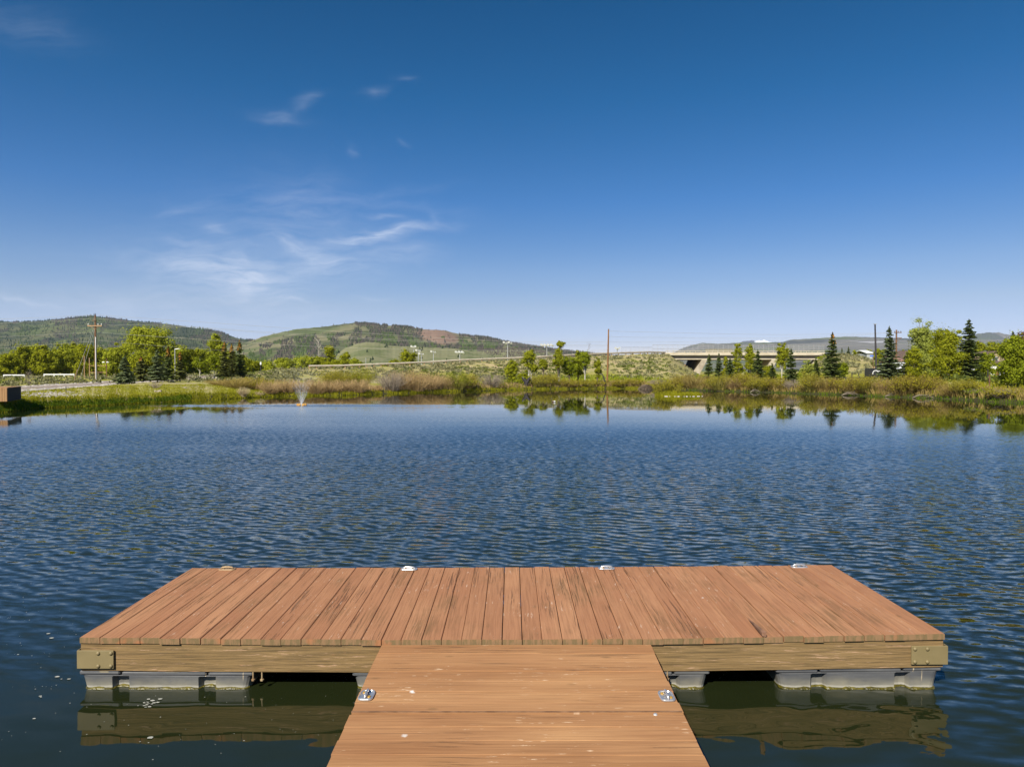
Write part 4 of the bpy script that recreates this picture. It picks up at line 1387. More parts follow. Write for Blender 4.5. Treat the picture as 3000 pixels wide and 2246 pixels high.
shrub('rounded yellow-green bush in the middle of the islet', (isl.x - .2, isl.y + 1.1, .05), 1.05, .7, 'wil_olive', 'yel', 120, seed=778, name='reed_bush', w=.025)
lab_r = ['first', 'second', 'third', 'fourth', 'fifth', 'sixth', 'seventh', 'eighth', 'ninth', 'tenth', 'eleventh', 'twelfth', 'thirteenth', 'fourteenth']
for i in range(14):
    u = 1948 + i * 9.0 + R.uniform(-4, 4)
    x = (u - U0) / FPX * 61.6
    o = stones('white_stone', [(0, 0, 0)], .045, .10, M['rock'])
    o.location = (x, isl.y + .8 - 1.1 * math.sqrt(max(.02, 1 - ((x - isl.x) / 2.2) ** 2)) - R.uniform(.0, .16), .0)
    tag(o, '%s white stone from the left along the front rim of the islet' % lab_r[i], 'stone', 'white stones rimming the islet')

# boulders
def boulder(label, p, s, mat='rock', seed=1, name='boulder', sq=(1, .8, .7)):
    rr = random.Random(seed)
    m = MB()
    nu_, nv_ = 9, 6
    V = []
    for j in range(nv_ + 1):
        ph = math.pi * j / nv_
        for i in range(nu_):
            a = 6.283 * i / nu_
            k = s * rr.uniform(.82, 1.12)
            V.append((math.cos(a) * math.sin(ph) * k * sq[0], math.sin(a) * math.sin(ph) * k * sq[1], math.cos(ph) * k * sq[2]))
    Fq = [(j * nu_ + i, j * nu_ + (i + 1) % nu_, (j + 1) * nu_ + (i + 1) % nu_, (j + 1) * nu_ + i) for j in range(nv_) for i in range(nu_)]
    m.add(V, Fq)
    o = m.build(name, M[mat], label=label, cat='rock')
    o.location = p
    return o


boulder('flat white rock at the left waterline before the brown willows', Vector((at(574, 1171, 54).x, 54, .08)), .17, 'white', 1, sq=(1.5, .8, .5))
p = hit(456, 1148); boulder('left one of two pale boulders on the left bank', p, .16, 'rock2', 2)
p = hit(467, 1147); boulder('right one of two pale boulders on the left bank', p, .19, 'rock2', 3)
p = hit(540, 1136); boulder('pinkish half-buried boulder on the slope below the road', p, .16, 'rock2', 4, sq=(1.5, 1, .5))
p = hit(552, 1112.5); boulder('pale boulder on the road verge under the small orange-topped spruce', p, .14, 'rock2', 5, sq=(1.6, 1, .6))
boulder('small white rock at the far waterline below the tufted tree', Vector((at(1621, 1130, 87).x, 87, .35)), .17, 'white', 6, sq=(.9, .8, 1))
for i, (u, v, lab) in enumerate([(360, 1118, 'rounded stone by the road under the leftmost road spruce'), (383, 1115, 'rounded stone between the two leftmost road spruces')]):
    p = hit(u, v); boulder(lab, p, .17, 'rock', 20 + i)

# twig mound and old stump, driftwood
o = empty('twig_mound', (at(1893, 1130, 86).x, 86, .0), 'rounded pile of grey twigs at the far waterline', 'beaver lodge')
m = MB()
m.add([(math.cos(k * .5236) * .72, math.sin(k * .5236) * .5, -.05) for k in range(12)] + [(math.cos(k * .5236) * .4, math.sin(k * .5236) * .3, .36) for k in range(12)] + [(0, 0, .5)],
      [(k, (k + 1) % 12, 12 + (k + 1) % 12, 12 + k) for k in range(12)] + [(12 + k, 12 + (k + 1) % 12, 24) for k in range(12)])
for i in range(420):
    a = R.uniform(0, 6.283); r = R.uniform(0, 1) ** .6
    z = .56 * (1 - r ** 2)
    x, y = math.cos(a) * r * .75, math.sin(a) * r * .5
    a2 = a + R.uniform(-1, 1)
    m.tube([(x, y, z), (x + math.cos(a2) * .35, y + math.sin(a2) * .3, max(0, z - .12 + R.uniform(-.05, .12)))], [.016, .008], 3)
m.build('sticks', M['bark'], o)
o = empty('stump', (at(1387, 1140, 79).x, 79, .0), 'dark broken stump with a pale splinter at the waterline below the green shrub', 'stump')
m = MB()
m.tube([(0, 0, -.1), (.0, 0, .25), (-.05, 0, .45)], [.32, .26, .17], 7)
m.tube([(-.25, 0, .1), (-.5, -.1, -.05)], [.08, .04], 5); m.tube([(.2, 0, .1), (.5, -.1, -.05)], [.08, .04], 5)
m.build('stump', M['bark'], o)
m = MB(); m.tube([(.2, 0, .2), (.3, 0, .55)], [.05, .02], 4); m.build('splinter', M['palebark'], o)
for (u, v, Y, L, lab, sd_) in [(2620, 1158, 60.5, 1.7, 'pale arched dead branch over the water below the bluish spruce', 3), (2490, 1152, 64, 1.5, 'pale arched dead branch below the rail fence', 4),
                               (2210, 1145, 72.5, .9, 'short arched dead branch below the poplar pair', 5), (2700, 1164, 57.5, 1.5, 'low grey dead branch below the silvery-green tree', 6)]:
    rr = random.Random(sd_)
    o = empty('dead_branch', (at(u, v, Y).x, Y, .05), lab, 'dead branch')
    m = MB()
    for k in range(6):
        a = rr.uniform(-.5, .4)
        m.tube([(-L * .5, 0, 0), (-L * .1, rr.uniform(-.1, .1), .22 + a * .25), (L * .3, rr.uniform(-.2, .2), .13 + a * .3), (L * .6, rr.uniform(-.3, .1), rr.uniform(-.02, .1))], [.018, .016, .012, .005], 4)
        for q in range(3): xq = R.uniform(-.3, .4) * L; m.tube([(xq, 0, .16), (xq + R.uniform(-.2, .3), R.uniform(-.2, .2), R.uniform(.2, .42))], [.009, .003], 3)
    m.build('twigs', M['wil_grey'], o)
m = MB(); m.tube([(0, 0, .05), (1.1, .1, .09), (1.9, .1, .03)], [.06, .05, .02], 5)
o = m.build('driftwood_log', M['wil_grey'], label='low grey log lying at the far waterline beside the small white rock', cat='log'); o.location = (at(1597, 1130, 86.5).x, 86.5, .28)

# ------------------------------------------------------------------ bridge and roadside structures
BY0, BY1 = 147.0, 160.0
bz = lambda v: at(1500, v, BY0).z
bx0, bx1 = at(1950, 1040, BY0).x, at(2418, 1040, BY0).x
br = empty('road_bridge', ((bx0 + bx1) / 2, BY0, 0), 'concrete highway bridge on two splayed piers behind the right bank', 'bridge')
bo = Vector(br.location)


def bl(x, y, z): return (x - bo.x, y - bo.y, z - bo.z)


zt, zs, zb = bz(1034.5), bz(1040.5), bz(1052.5)
L = bx1 - bx0; xc = (bx0 + bx1) / 2
m = MB(); m.box(bl(xc, (BY0 + BY1) / 2, (zt + zs) / 2), (L, BY1 - BY0, zt - zs)); m.build('deck_slab', M['concw'], br)
m = MB()
for yy in (BY0 + .9, BY0 + 3.7, BY0 + 6.5, BY0 + 9.3, BY0 + 12.1): m.box(bl(xc, yy, (zs + zb) / 2 + .03), (L - .4, .3, zs - zb - .06))
m.build('girder', M['girder'], br)
m = MB()
for yy in (BY0 + .9, BY0 + 3.7, BY0 + 6.5, BY0 + 9.3, BY0 + 12.1): m.box(bl(xc, yy, zb + .09), (L - .4, .75, .22))
m.build('girder_flange', M['concw'], br)
for (u, lab) in ((2066, None), (2272, None)):
    px = at(u, 1052, BY0).x
    m = MB()
    w = .55
    z0 = .3; zt2 = zb - .02
    prof = [(BY0 + .4, zt2), (BY0 + 13, zt2), (BY0 + 9.0, z0), (BY0 + 7.2, z0), (BY0 + 7.0, zt2 - 1.6), (BY0 + 6.0, zt2 - 1.6), (BY0 + 6.2, z0), (BY0 + 4.4, z0)]
    prof = [(BY0 + .4, zt2), (BY0 + 12.6, zt2), (BY0 + 11.6, z0), (BY0 + 1.0, z0)]
    lean_ = lambda z: -2.0 * (zt2 - z) / (zt2 - z0)
    V = [bl(px - w + lean_(z), y, z) for y, z in prof] + [bl(px + w + lean_(z), y, z) for y, z in prof]
    n = len(prof)
    m.add(V, [tuple(range(n)), tuple(range(2 * n - 1, n - 1, -1))] + [(i, (i + 1) % n + n * 0, (i + 1) % n + n, i + n) for i in range(n)])
    m.build('pier', M['conc'], br)
# curb and low railing
m = MB(); m.box(bl(xc, BY0 + .25, zt + .09), (L, .3, .18)); m.box(bl(xc, BY1 - .25, zt + .09), (L, .3, .18)); m.build('kerb', M['concw'], br)
m = MB()
for k in range(int(L / 1.15)): m.box(bl(bx0 + .5 + k * 1.15, BY0 + .25, zt + .36), (.1, .1, .4))
m.box(bl(xc, BY0 + .25, zt + .5), (L, .09, .12)); m.build('railing', M['rail'], br)

# mesh material
mm, t, out = material('chain_link_mesh')
tr = t.n('ShaderNodeBsdfTransparent'); df = t.n('ShaderNodeBsdfDiffuse'); df.inputs[0].default_value = (.42, .42, .40, 1)
mx = t.n('ShaderNodeMixShader'); mx.inputs[0].default_value = .14
t.l(tr.outputs[0], mx.inputs[1]); t.l(df.outputs[0], mx.inputs[2]); t.l(mx.outputs[0], out.inputs[0])
M['mesh'] = mm
mm, t, out = material('tan_screen_cloth')
tr = t.n('ShaderNodeBsdfTransparent'); df = t.n('ShaderNodeBsdfDiffuse'); df.inputs[0].default_value = (.36, .32, .20, 1)
mx = t.n('ShaderNodeMixShader'); mx.inputs[0].default_value = .8
t.l(tr.outputs[0], mx.inputs[1]); t.l(df.outputs[0], mx.inputs[2]); t.l(mx.outputs[0], out.inputs[0])
M['screen'] = mm


def chain_fence(label, u0, u1, vt, vb, Y, step, rails=(0.0, 1.0), name='chain_link_fence'):
    a, b = at(u0, vb, Y), at(u1, vb, Y)
    z1 = at(u0, vt, Y).z
    o = empty(name, a, label, 'fence')
    H_ = z1 - a.z
    Lx = b.x - a.x
    n = int(round(Lx / step))
    for k in range(n + 1):
        m = MB(); m.tube([(k * Lx / n, 0, -.05), (k * Lx / n, 0, H_)], .022, 5); m.build('post', M['steel'], o)
    m = MB()
    for r_ in rails: m.tube([(0, 0, H_ * r_), (Lx, 0, H_ * r_)], .03, 4)
    m.build('rail', M['steel'], o)
    m = MB(); m.add([(0, .02, .02), (Lx, .02, .02), (Lx, .02, H_ - .02), (0, .02, H_ - .02)], [(0, 1, 2, 3)]); m.build('mesh_panel', M['mesh'], o)
    return o


chain_fence('lower chain-link fence on the embankment left of the bridge', 1821, 1912, 1016.5, 1037, 152, .9, (.02, .98))
f1 = chain_fence('tall chain-link fence with thin posts running the length of the bridge', 1912, 2414, 1009, 1035, 148.2, 1.05, (.5, .99))
a, b = at(2067, 1033, 148.3), at(2146, 1021, 148.3)
m = MB(); m.box((0, 0, 0), (b.x - a.x, .03, b.z - a.z)); o = m.build('windscreen_cloth', M['screen'], label='tan cloth screen hung on the bridge fence above the left pier', cat='screen')
o.location = ((a.x + b.x) / 2, 148.3, (a.z + b.z) / 2)

# sloping concrete paving of the right abutment
m = MB()
pa = [at(2345, 1109, 140), at(2368, 1109, 138), at(2414, 1038, 146.6), at(2392, 1050, 146.8)]
pb = [at(2338, 1104, 158), at(2345, 1109, 140), at(2392, 1050, 146.8), at(2380, 1050, 158)]
for q in (pa, pb):
    V = [tuple(p) for p in q] + [(p.x + .4, p.y + .2, p.z - .6) for p in q]
    m.add(V, [(0, 1, 2, 3), (7, 6, 5, 4), (0, 4, 5, 1), (1, 5, 6, 2), (2, 6, 7, 3), (3, 7, 4, 0)])
m.build('abutment_paving', M['conc'], label='sloping concrete paving under the right end of the bridge', cat='abutment')

# building glimpsed through the bridge
o = empty('building', (at(2024, 1085, 200).x, 200, 1.2), 'small building with orange roof glimpsed under the bridge', 'building')
m = MB(); m.box((0, 0, .9), (3.0, 3, 1.8)); m.build('wall', M['concw'], o)
mo = noisy('orange_roof', (.45, .14, .03), (.6, .2, .05), 2)
m = MB(); m.add([(-1.7, -1.7, 1.8), (1.7, -1.7, 1.8), (1.7, 1.7, 1.8), (-1.7, 1.7, 1.8), (-1.7, 0, 2.7), (1.7, 0, 2.7)], [(0, 1, 5, 4), (2, 3, 4, 5), (0, 4, 3), (1, 2, 5), (0, 3, 2, 1)]); m.build('roof', mo, o)

# guardrail along the embankment
o = empty('guardrail', (at(930, 1080, 118).x, 118, 2.5), 'pale steel guardrail along the crest of the embankment', 'guardrail')
go = Vector(o.location)
uu = np.linspace(905, 1950, 100)
P = []
for u in uu:
    d = float(np.interp(u, TA[:, 0], TA[:, 4])) + 1.2
    x = (u - U0) / FPX * d
    P.append(Vector((x, d, float(np.interp(u, TA[:, 0], TA[:, 5])))))
m = MB()
for i in range(len(P) - 1):
    a, b = P[i] - go, P[i + 1] - go
    V = [(a.x, a.y, a.z + .32), (b.x, b.y, b.z + .32), (b.x, b.y - .05, b.z + .44), (a.x, a.y - .05, a.z + .44), (a.x, a.y, a.z + .58), (b.x, b.y, b.z + .58),
         (a.x, a.y + .1, a.z + .58), (b.x, b.y + .1, b.z + .58), (a.x, a.y + .1, a.z + .24), (b.x, b.y + .1, b.z + .24)]
    m.add(V, [(0, 1, 2, 3), (3, 2, 5, 4), (4, 5, 7, 6), (6, 7, 9, 8)])
m.build('rail', M['rail'], o)
for i in range(0, 100, 2):
    a = P[i] - go
    m = MB(); m.box((a.x, a.y + .18, a.z + .25), (.15, .15, .6)); m.build('post', M['orangewood'], o)

# white barrier pieces left
for (u0, u1, v, lab) in ((10, 72, 1098.5, 'shorter white road barrier before the cottonwoods, left of two'), (128, 218, 1096.5, 'longer white road barrier before the cottonwoods, right of two')):
    Y = 108
    a, b = at(u0, v, Y), at(u1, v, Y)
    z0 = gz(a.x, Y)
    o = empty('road_barrier', (a.x, Y, z0), lab, 'barrier', 'white road barriers')
    Lx = b.x - a.x
    m = MB(); m.box((Lx / 2, 0, a.z - z0), (Lx, .08, .16)); m.build('rail', M['white'], o)
    n = max(2, int(Lx / 1.5))
    for k in range(n + 1):
        m = MB(); m.box((k * Lx / n * .98 + .03, .06, (a.z - z0) / 2), (.14, .1, a.z - z0 + .1)); m.build('post', M['white'], o)

# brown timber box on the left bank
mbx = noisy('stained_boards', (.26, .13, .05), (.42, .24, .10), 1.5, .8, stretch=(14, 14, .6), b=.004)
a, b = at(-60, 1176, 38.6), at(21, 1176, 38.6)
o = empty('timber_box', (b.x, 38.6, a.z), 'square-cornered brown timber box on the left bank beside the road', 'box')
W_, D_, H_ = b.x - a.x, 3.3, (1176 - 1137) / FPX * 38.6
for i in range(11):
    w_ = W_ / 11
    if i == 0: m = MB()
    m.bbox((-W_ + (i + .5) * w_, .02, H_ / 2), (w_ - .008, .04, H_), .005)
m.build('front_panel', mbx, o)
m = MB()
nb_ = 12
ex = at(61, 1176, 41.9).x - b.x
for i in range(nb_):
    f0, f1_ = i / nb_, (i + .94) / nb_
    m.add([(ex * f0 - .001, .041 + D_ * f0, 0), (ex * f1_, .041 + D_ * f1_, 0), (ex * f1_, .041 + D_ * f1_, H_), (ex * f0, .041 + D_ * f0, H_),
           (ex * f0 - .05, .041 + D_ * f0, 0), (ex * f1_ - .05, .041 + D_ * f1_, 0), (ex * f1_ - .05, .041 + D_ * f1_, H_), (ex * f0 - .05, .041 + D_ * f0, H_)],
          [(0, 1, 2, 3), (4, 7, 6, 5), (3, 2, 6, 7), (0, 3, 7, 4), (1, 5, 6, 2)])
m.build('side_panel', noisy('dark_side_boards', (.035, .022, .015), (.06, .04, .025), 1.5, .85, stretch=(2, 14, .6)), o, label='dark side panel')  # side boards coloured much darker than the front panel
m = MB(); m.add([(-W_ - .02, .0, H_ + .001), (.02, .0, H_ + .001), (ex + .02, D_ + .06, H_ + .001), (ex - W_ - .02, D_ + .06, H_ + .001), (-W_ - .02, .0, H_ + .04), (.02, .0, H_ + .04), (ex + .02, D_ + .06, H_ + .04), (ex - W_ - .02, D_ + .06, H_ + .04)],
                   [(0, 3, 2, 1), (4, 5, 6, 7), (0, 1, 5, 4), (1, 2, 6, 5), (2, 3, 7, 6), (3, 0, 4, 7)])
m.build('lid', mbx, o)


# ------------------------------------------------------------------ poles and wires
def crossarm(m, z, Lx, y=-.12, s=.10): m.box((0, y, z), (Lx, s, s * 1.1))


p, h = hgt(281, 923, 76)
o = empty('utility_pole', p, 'tall utility pole with wooden crossarm and white conduit beside the gravel road', 'utility pole')
zz = lambda v: at(281, v, 76).z - p.z
m = MB(); m.tube([(0, 0, -.2), (0, 0, h)], [.13, .085], 8); m.build('pole', M['polewood'], o)
m = MB(); crossarm(m, zz(954.5), 1.55); m.tube([(-.5, -.1, zz(956)), (0, -.09, zz(965))], .02, 4); m.tube([(.5, -.1, zz(956)), (0, -.09, zz(965))], .02, 4); m.build('crossarm', M['orangewood'], o)
m = MB(); m.box((-.05, -.1, zz(939)), (.45, .1, .12)); m.box((.03, -.12, zz(935)), (.22, .12, .3)); m.build('switch_box', M['bark'], o)
for (x_, v_) in ((-.06, 923), (.09, 923), (-.7, 953), (.35, 953), (.7, 953)):
    m = MB(); z0 = zz(v_); m.tube([(x_, -.1, z0 - .02), (x_, -.1, z0 + .06), (x_, -.1, z0 + .12), (x_, -.1, z0 + .2)], [.02, .05, .035, .01], 6); m.build('insulator', M['steel'] if v_ > 930 else M['blackpole'], o)
m = MB(); m.tube([(.08, -.12, .02), (.08, -.12, zz(987))], .05, 6); m.build('conduit', M['white'], o)
m = MB()
for (xe, xt, vt_) in ((-1.75, -.1, 957), (-1.15, -.03, 962)): m.tube([(xe, -1.0, .0), (xt, -.05, zz(vt_))], .016, 4)
m.build('guy_wire', M['wire'], o)
m = MB(); m.tube([(-1.75, -1.0, 0), (-1.45, -.83, 1.25)], .035, 5); m.build('guy_guard', M['orangewood'], o)

# lone brown pole on the far shore
p, h = hgt(1781, 964, 90)
o = empty('wooden_pole', p, 'bare brown pole standing alone at the far waterline', 'pole')
m = MB(); m.tube([(-.1, 0, -.3), (0, 0, h * .5), (.07, 0, h)], [.13, .11, .08], 8); m.build('pole', M['lonepole'], o)
m = MB(); m.tube([(.07, 0, h), (.07, 0, h + .02)], [.11, .11], 8); m.build('cap', M['steel'], o)
# black leaning pole right
p, h = hgt(2568, 950, 100)
o = empty('wooden_pole', p, 'black leaning pole with flat cap left of the bluish spruce', 'pole')
m = MB(); m.tube([(0, 0, -.2), (-.15, 0, h * .5), (-.28, 0, h)], [.15, .13, .10], 8); m.build('pole', M['blackpole'], o)
m = MB(); m.box((-.28, 0, h + .04), (.34, .25, .08)); m.build('cap', M['steel'], o)
# crossarm pole right
p, h = hgt(2625, 966, 110)
o = empty('utility_pole', p, 'brown utility pole with two crossarms beside the bluish spruce', 'utility pole')
zz2 = lambda v: at(2625, v, 110).z - p.z
m = MB(); m.tube([(0, 0, -.2), (0, 0, h)], [.16, .11], 8); m.build('pole', M['polewood'], o)
m = MB(); m.box((.15, -.15, zz2(974)), (1.1, .12, .13)); m.build('crossarm', M['polewood'], o)
m = MB(); m.box((.3, -.15, zz2(990)), (.9, .1, .11)); m.tube([(.6, -.12, zz2(991)), (.02, -.12, zz2(1000))], .03, 4); m.build('crossarm', M['polewood'], o)
for x_ in (-.35, .2, .6):
    m = MB(); z0 = zz2(974) + .06; m.tube([(x_, -.15, z0), (x_, -.15, z0 + .08), (x_, -.15, z0 + .2)], [.02, .06, .02], 6); m.build('insulator', M['blackpole'], o)


def wire(label, pts, r=.014, group='power lines'):
    P = [at(*q) for q in pts]
    out_, n = [], 14
    for i in range(len(P) - 1):
        a = P[max(i - 1, 0)]; b = P[i]; c = P[i + 1]; d = P[min(i + 2, len(P) - 1)]
        for k in range(n):
            s = k / n
            out_.append(.5 * ((2 * b) + (c - a) * s + (2 * a - 5 * b + 4 * c - d) * s * s + (-a + 3 * b - 3 * c + d) * s ** 3))
    out_.append(P[-1])
    m = MB(); m.tube(out_, r * .75, 4)
    return m.build('power_line', M['wire'], label=label, cat='wire', group=group)


wire('highest wire running left from the crossarm utility pole', [(-160, 939, 70), (0, 934.5, 72), (140, 929, 74), (270, 922.5, 76)])
wire('second wire left of the crossarm utility pole, crossing the hilltop', [(-160, 954, 70), (0, 947, 72), (140, 941, 74), (278, 932, 76)])
wire('third wire left of the crossarm utility pole, against the hillside', [(-160, 996, 70), (0, 986.5, 72), (140, 980, 74), (278, 973, 76)])
wire('lowest wire left of the crossarm utility pole, over the treetops', [(-160, 1032, 70), (0, 1020, 72), (140, 1009, 74), (278, 1000, 76)])
wire('highest wire running right from the crossarm pole over the hills', [(284, 922.5, 76), (600, 944, 80), (950, 968, 84), (1400, 996, 88), (1640, 1002, 90), (1782, 1001, 90)])
wire('second wire right of the crossarm pole, crossing the hill gap', [(284, 932, 76), (450, 948, 78), (950, 983, 84), (1400, 1004, 88), (1640, 1010, 90), (1782, 1009, 90)])
wire('wire just under the second one across the hill gap', [(318, 953, 76), (480, 954, 78), (950, 987, 84), (1400, 1008, 88), (1640, 1014, 90), (1782, 1013, 90)])
wire('third wire right of the crossarm pole, sagging low over the spruces', [(284, 973, 76), (450, 985, 78), (950, 1016, 84), (1400, 1026, 88), (1640, 1029, 90), (1782, 1025, 90)])
wire('faint low wire passing the giant cottonwood', [(284, 997, 76), (430, 1010, 78), (560, 1020, 79), (700, 1030, 81)], .008)
wire('uppermost wire in the sky over the bridge', [(1782, 969.5, 90), (1900, 972.5, 93), (2300, 980, 102), (2622, 974, 110)], .016)
wire('middle wire in the sky over the bridge', [(1782, 985.5, 90), (1900, 988, 93), (2300, 990, 102), (2622, 974.5, 110)], .014)
wire('lower wire in the sky over the bridge', [(1782, 1000.5, 90), (1900, 1002, 93), (2300, 996, 102), (2566, 978, 104)], .012)
wire('wire reaching from the lone tall spruce up to the black pole', [(2300, 1020, 92), (2440, 1008, 96), (2564, 987, 100)], .014)
wire('wire running level behind the bluish spruce to the black pole', [(2440, 1014, 96), (2566, 1010, 100), (2700, 1006, 104)], .014)
wire('short wire from the crossarm pole into the silvery-green tree', [(2636, 973, 110), (2720, 970, 112)], .012)

# ball-field floodlight masts
masts = [(1212, 1013, 'leftmost tall floodlight mast, in front of the dense round tree', 1, 3), (1226, 1024, 'floodlight mast just right of the leftmost tall one', 1, 2), (1235, 1034, 'shortest floodlight mast, third from the left', 1, 2),
         (1270, 1028, 'slim floodlight mast fourth from the left', 1, 2), (1347, 1029, 'floodlight mast with a wide rack of lamps, fifth from the left', 2, 6), (1487, 1001, 'tall white floodlight mast left of the far shore trees', 2, 4),
         (1602, 1008, 'floodlight mast with broad lamp rack behind the far shore trees', 3, 8), (1808, 1018, 'small floodlight mast right of the lone brown pole', 1, 3)]
for (u, vt, lab, wd, nl) in masts:
    p, h = hgt(u, vt, 205)
    o = empty('floodlight_mast', p, lab, 'floodlight', 'floodlight masts beyond the embankment')
    m = MB(); m.tube([(0, 0, -.2), (0, 0, h)], [.16, .10], 6); m.build('mast', M['steel'], o)
    m = MB(); m.box((0, -.1, h - .3), (wd * .75 + .3, .1, .1)); m.build('crossarm', M['steel'], o)
    for k in range(nl):
        x_ = (k - (nl - 1) / 2) * (wd * .95 / max(nl - 1, 1)) * 1.15
        m = MB(); m.tube([(x_, -.1, h - .25), (x_, -.35, h - .05 - .25 * (k % 2)), (x_, -.6, h - .15 - .35 * (k % 2))], [.1, .2, .34], 7); m.build('floodlight', M['white'], o)
p, h = hgt(1072, 1048, 150)
o = empty('thin_post', p, 'thin green-grey post standing alone beyond the guardrail', 'post'); m = MB(); m.tube([(0, 0, -.2), (0, 0, h)], .06, 6); m.build('post', M['steel'], o)
p, h = hgt(764, 1060, 118)
o = empty('marker_post', p, 'dark post with white top beyond the brown willows', 'post')
m = MB(); m.tube([(0, 0, -.1), (0, 0, h * .7)], .07, 6); m.build('post', M['blackpole'], o)
m = MB(); m.box((0, 0, h * .85), (.22, .1, h * .3)); m.build('marker', M['white'], o)
p, h = hgt(513, 1022, 108)
o = empty('street_lamp', p, 'grey lamp post with short arm behind the orange-topped spruces', 'street lamp'); m = MB(); m.tube([(0, 0, -.2), (0, 0, h)], .06, 6); m.build('pole', M['steel'], o)
m = MB(); m.tube([(0, 0, h), (.55, 0, h + .02)], .04, 5); m.box((.65, 0, h - .01), (.3, .12, .09)); m.build('lamp_arm', M['steel'], o)

# rust-brown pole frame
o = empty('pole_frame', pos(280, 100), 'rust-brown pole frame with crossbars and white lamps behind the crossarm pole', 'frame')
b0 = Vector(o.location)
Lc = lambda u, v: (at(u, v, 100).x - b0.x, 0, at(u, v, 100).z - b0.z)
for (u, v0) in ((247, 1042), (262, 1048), (312, 1050)):
    m = MB(); t0 = Lc(u, v0); m.tube([(t0[0], 0, -.2), t0], .07, 6); m.build('post', M['polewood'] if u > 300 else M['orangewood'], o)
for v in (1071, 1090.5):
    m = MB(); m.tube([Lc(262, v), Lc(312, v)], .04, 5); m.build('crossbar', M['orangewood'], o)
for (u, v) in ((304, 1060), (316, 1060)):
    m = MB(); c = Lc(u, v); m.tube([(c[0], -.05, c[2] + .06), (c[0], -.05, c[2] + .02), (c[0], -.05, c[2] - .08)], [.03, .14, .2], 8); m.build('lamp', M['white'], o)

# small sign and post by the trailer
p, h = hgt(2558, 1033, 104)
o = empty('street_sign', p, 'small blue sign on a brown post left of the black pole', 'sign')
m = MB(); m.tube([(0, 0, -.1), (0, 0, h)], .05, 6); m.build('post', M['polewood'], o)
mblue = noisy('blue_sign_face', (.04, .13, .55), (.05, .16, .62), 2, .5)
c = at(2553, 1042.5, 104) - p
m = MB(); m.box((c.x, -.07, c.z), (.52, .03, .19)); m.build('sign_plate', mblue, o)
m = MB(); m.tube([(-.3, -.1, .15), (.22, -.05, 1.5)], .05, 5); m.build('brace', M['orangewood'], o)

# black trailer with the white swoosh and red stripe
p = pos(2574, 98)
o = empty('trailer', p, 'black cargo trailer with white swoosh and red stripe, parked behind the bluish spruce', 'trailer')
mk = noisy('black_panel', (.02, .02, .022), (.035, .033, .035), 2, .4)
mr = noisy('red_stripe', (.35, .03, .02), (.42, .04, .03), 2, .5)
m = MB(); m.bbox((0, 0, .80), (3.1, 1.7, 1.2), .05); m.build('body', mk, o)
m = MB()
for k in range(12):
    a0, a1 = math.radians(200 - k * 22), math.radians(200 - (k + 1) * 22)
    V = [(-.85 + math.cos(a0) * .34, -.86, .72 + math.sin(a0) * .34), (-.85 + math.cos(a1) * .34, -.86, .72 + math.sin(a1) * .34),
         (-.85 + math.cos(a1) * .44, -.86, .72 + math.sin(a1) * .44), (-.85 + math.cos(a0) * .44, -.86, .72 + math.sin(a0) * .44)]
    V2 = [(x, y + .008, z) for x, y, z in V]
    m.add(V + V2, [(0, 1, 2, 3), (7, 6, 5, 4)])
m.tube([(-.6, -.86, 1.02), (.1, -.86, .98), (.8, -.86, .86), (1.4, -.86, .84)], [.05, .05, .06, .02], 5)
m.build('swoosh', M['white'], o)
m = MB(); m.box((.55, -.857, .66), (1.3, .01, .24)); m.build('stripe', mr, o)
for x_ in (-.75, .75):
    for y_ in (-.8, .8):
        m = MB(); m.tube([(x_, y_ - .09, .22), (x_, y_ + .09, .22)], .26, 14); m.build('wheel', M['blackpole'], o)
m = MB(); m.box((1.9, 0, .35), (.9, .08, .08)); m.build('tow_bar', M['steel'], o)

# dark rail fence, paired posts
o = empty('rail_fence', pos(2462, 84), 'low dark rail fence at the foot of the grassy mound', 'fence')
b0 = Vector(o.location)
for u, v in ((2478, 1104), (2496, 1092), (2516, 1092), (2519, 1102), (2545, 1104), (2580, 1104)):
    m = MB(); c = at(u, v, 84) - b0; m.tube([(c.x, 0, -.2), (c.x, 0, c.z)], .055, 5); m.build('post', M['blackpole'], o)
m = MB(); a, b = at(2462, 1106, 84) - b0, at(2602, 1105, 84) - b0; m.tube([(a.x, -.03, a.z), (b.x, -.03, b.z)], .05, 5); m.build('rail', M['blackpole'], o)
for (u, v, Y, lab) in ((2894, 1083, 66, 'taller thin dark post, left of the pair near the right edge'), (2899, 1098, 60, 'shorter brown post, right of the pair near the right edge')):
    p, h = hgt(u, v, Y); o = empty('dark_post', p, lab, 'post'); m = MB(); m.tube([(0, 0, -.2), (0, 0, h)], .06, 6); m.build('post', M['blackpole'] if u < 2896 else M['polewood'], o)
p, h = hgt(2353, 1110, 74)
o = empty('dark_post', p, 'thin dark stake in front of the concrete abutment', 'post'); m = MB(); m.tube([(0, 0, -.2), (0, 0, h)], .035, 5); m.build('post', M['polewood'], o)
p, h = hgt(193, 1154, 48)
o = empty('dark_post', p, 'short dark stake on the left bank grass', 'post'); m = MB(); m.tube([(0, 0, -.1), (0, 0, max(.45, h))], .025, 5); m.build('post', M['blackpole'], o)
p, h = hgt(340, 1148, 50)
o = empty('dark_post', p, 'slanting pale yellow stake on the left bank grass', 'post'); m = MB(); m.tube([(0, 0, -.1), (.06, 0, max(.4, h))], .02, 5); m.build('post', M['reed'], o)


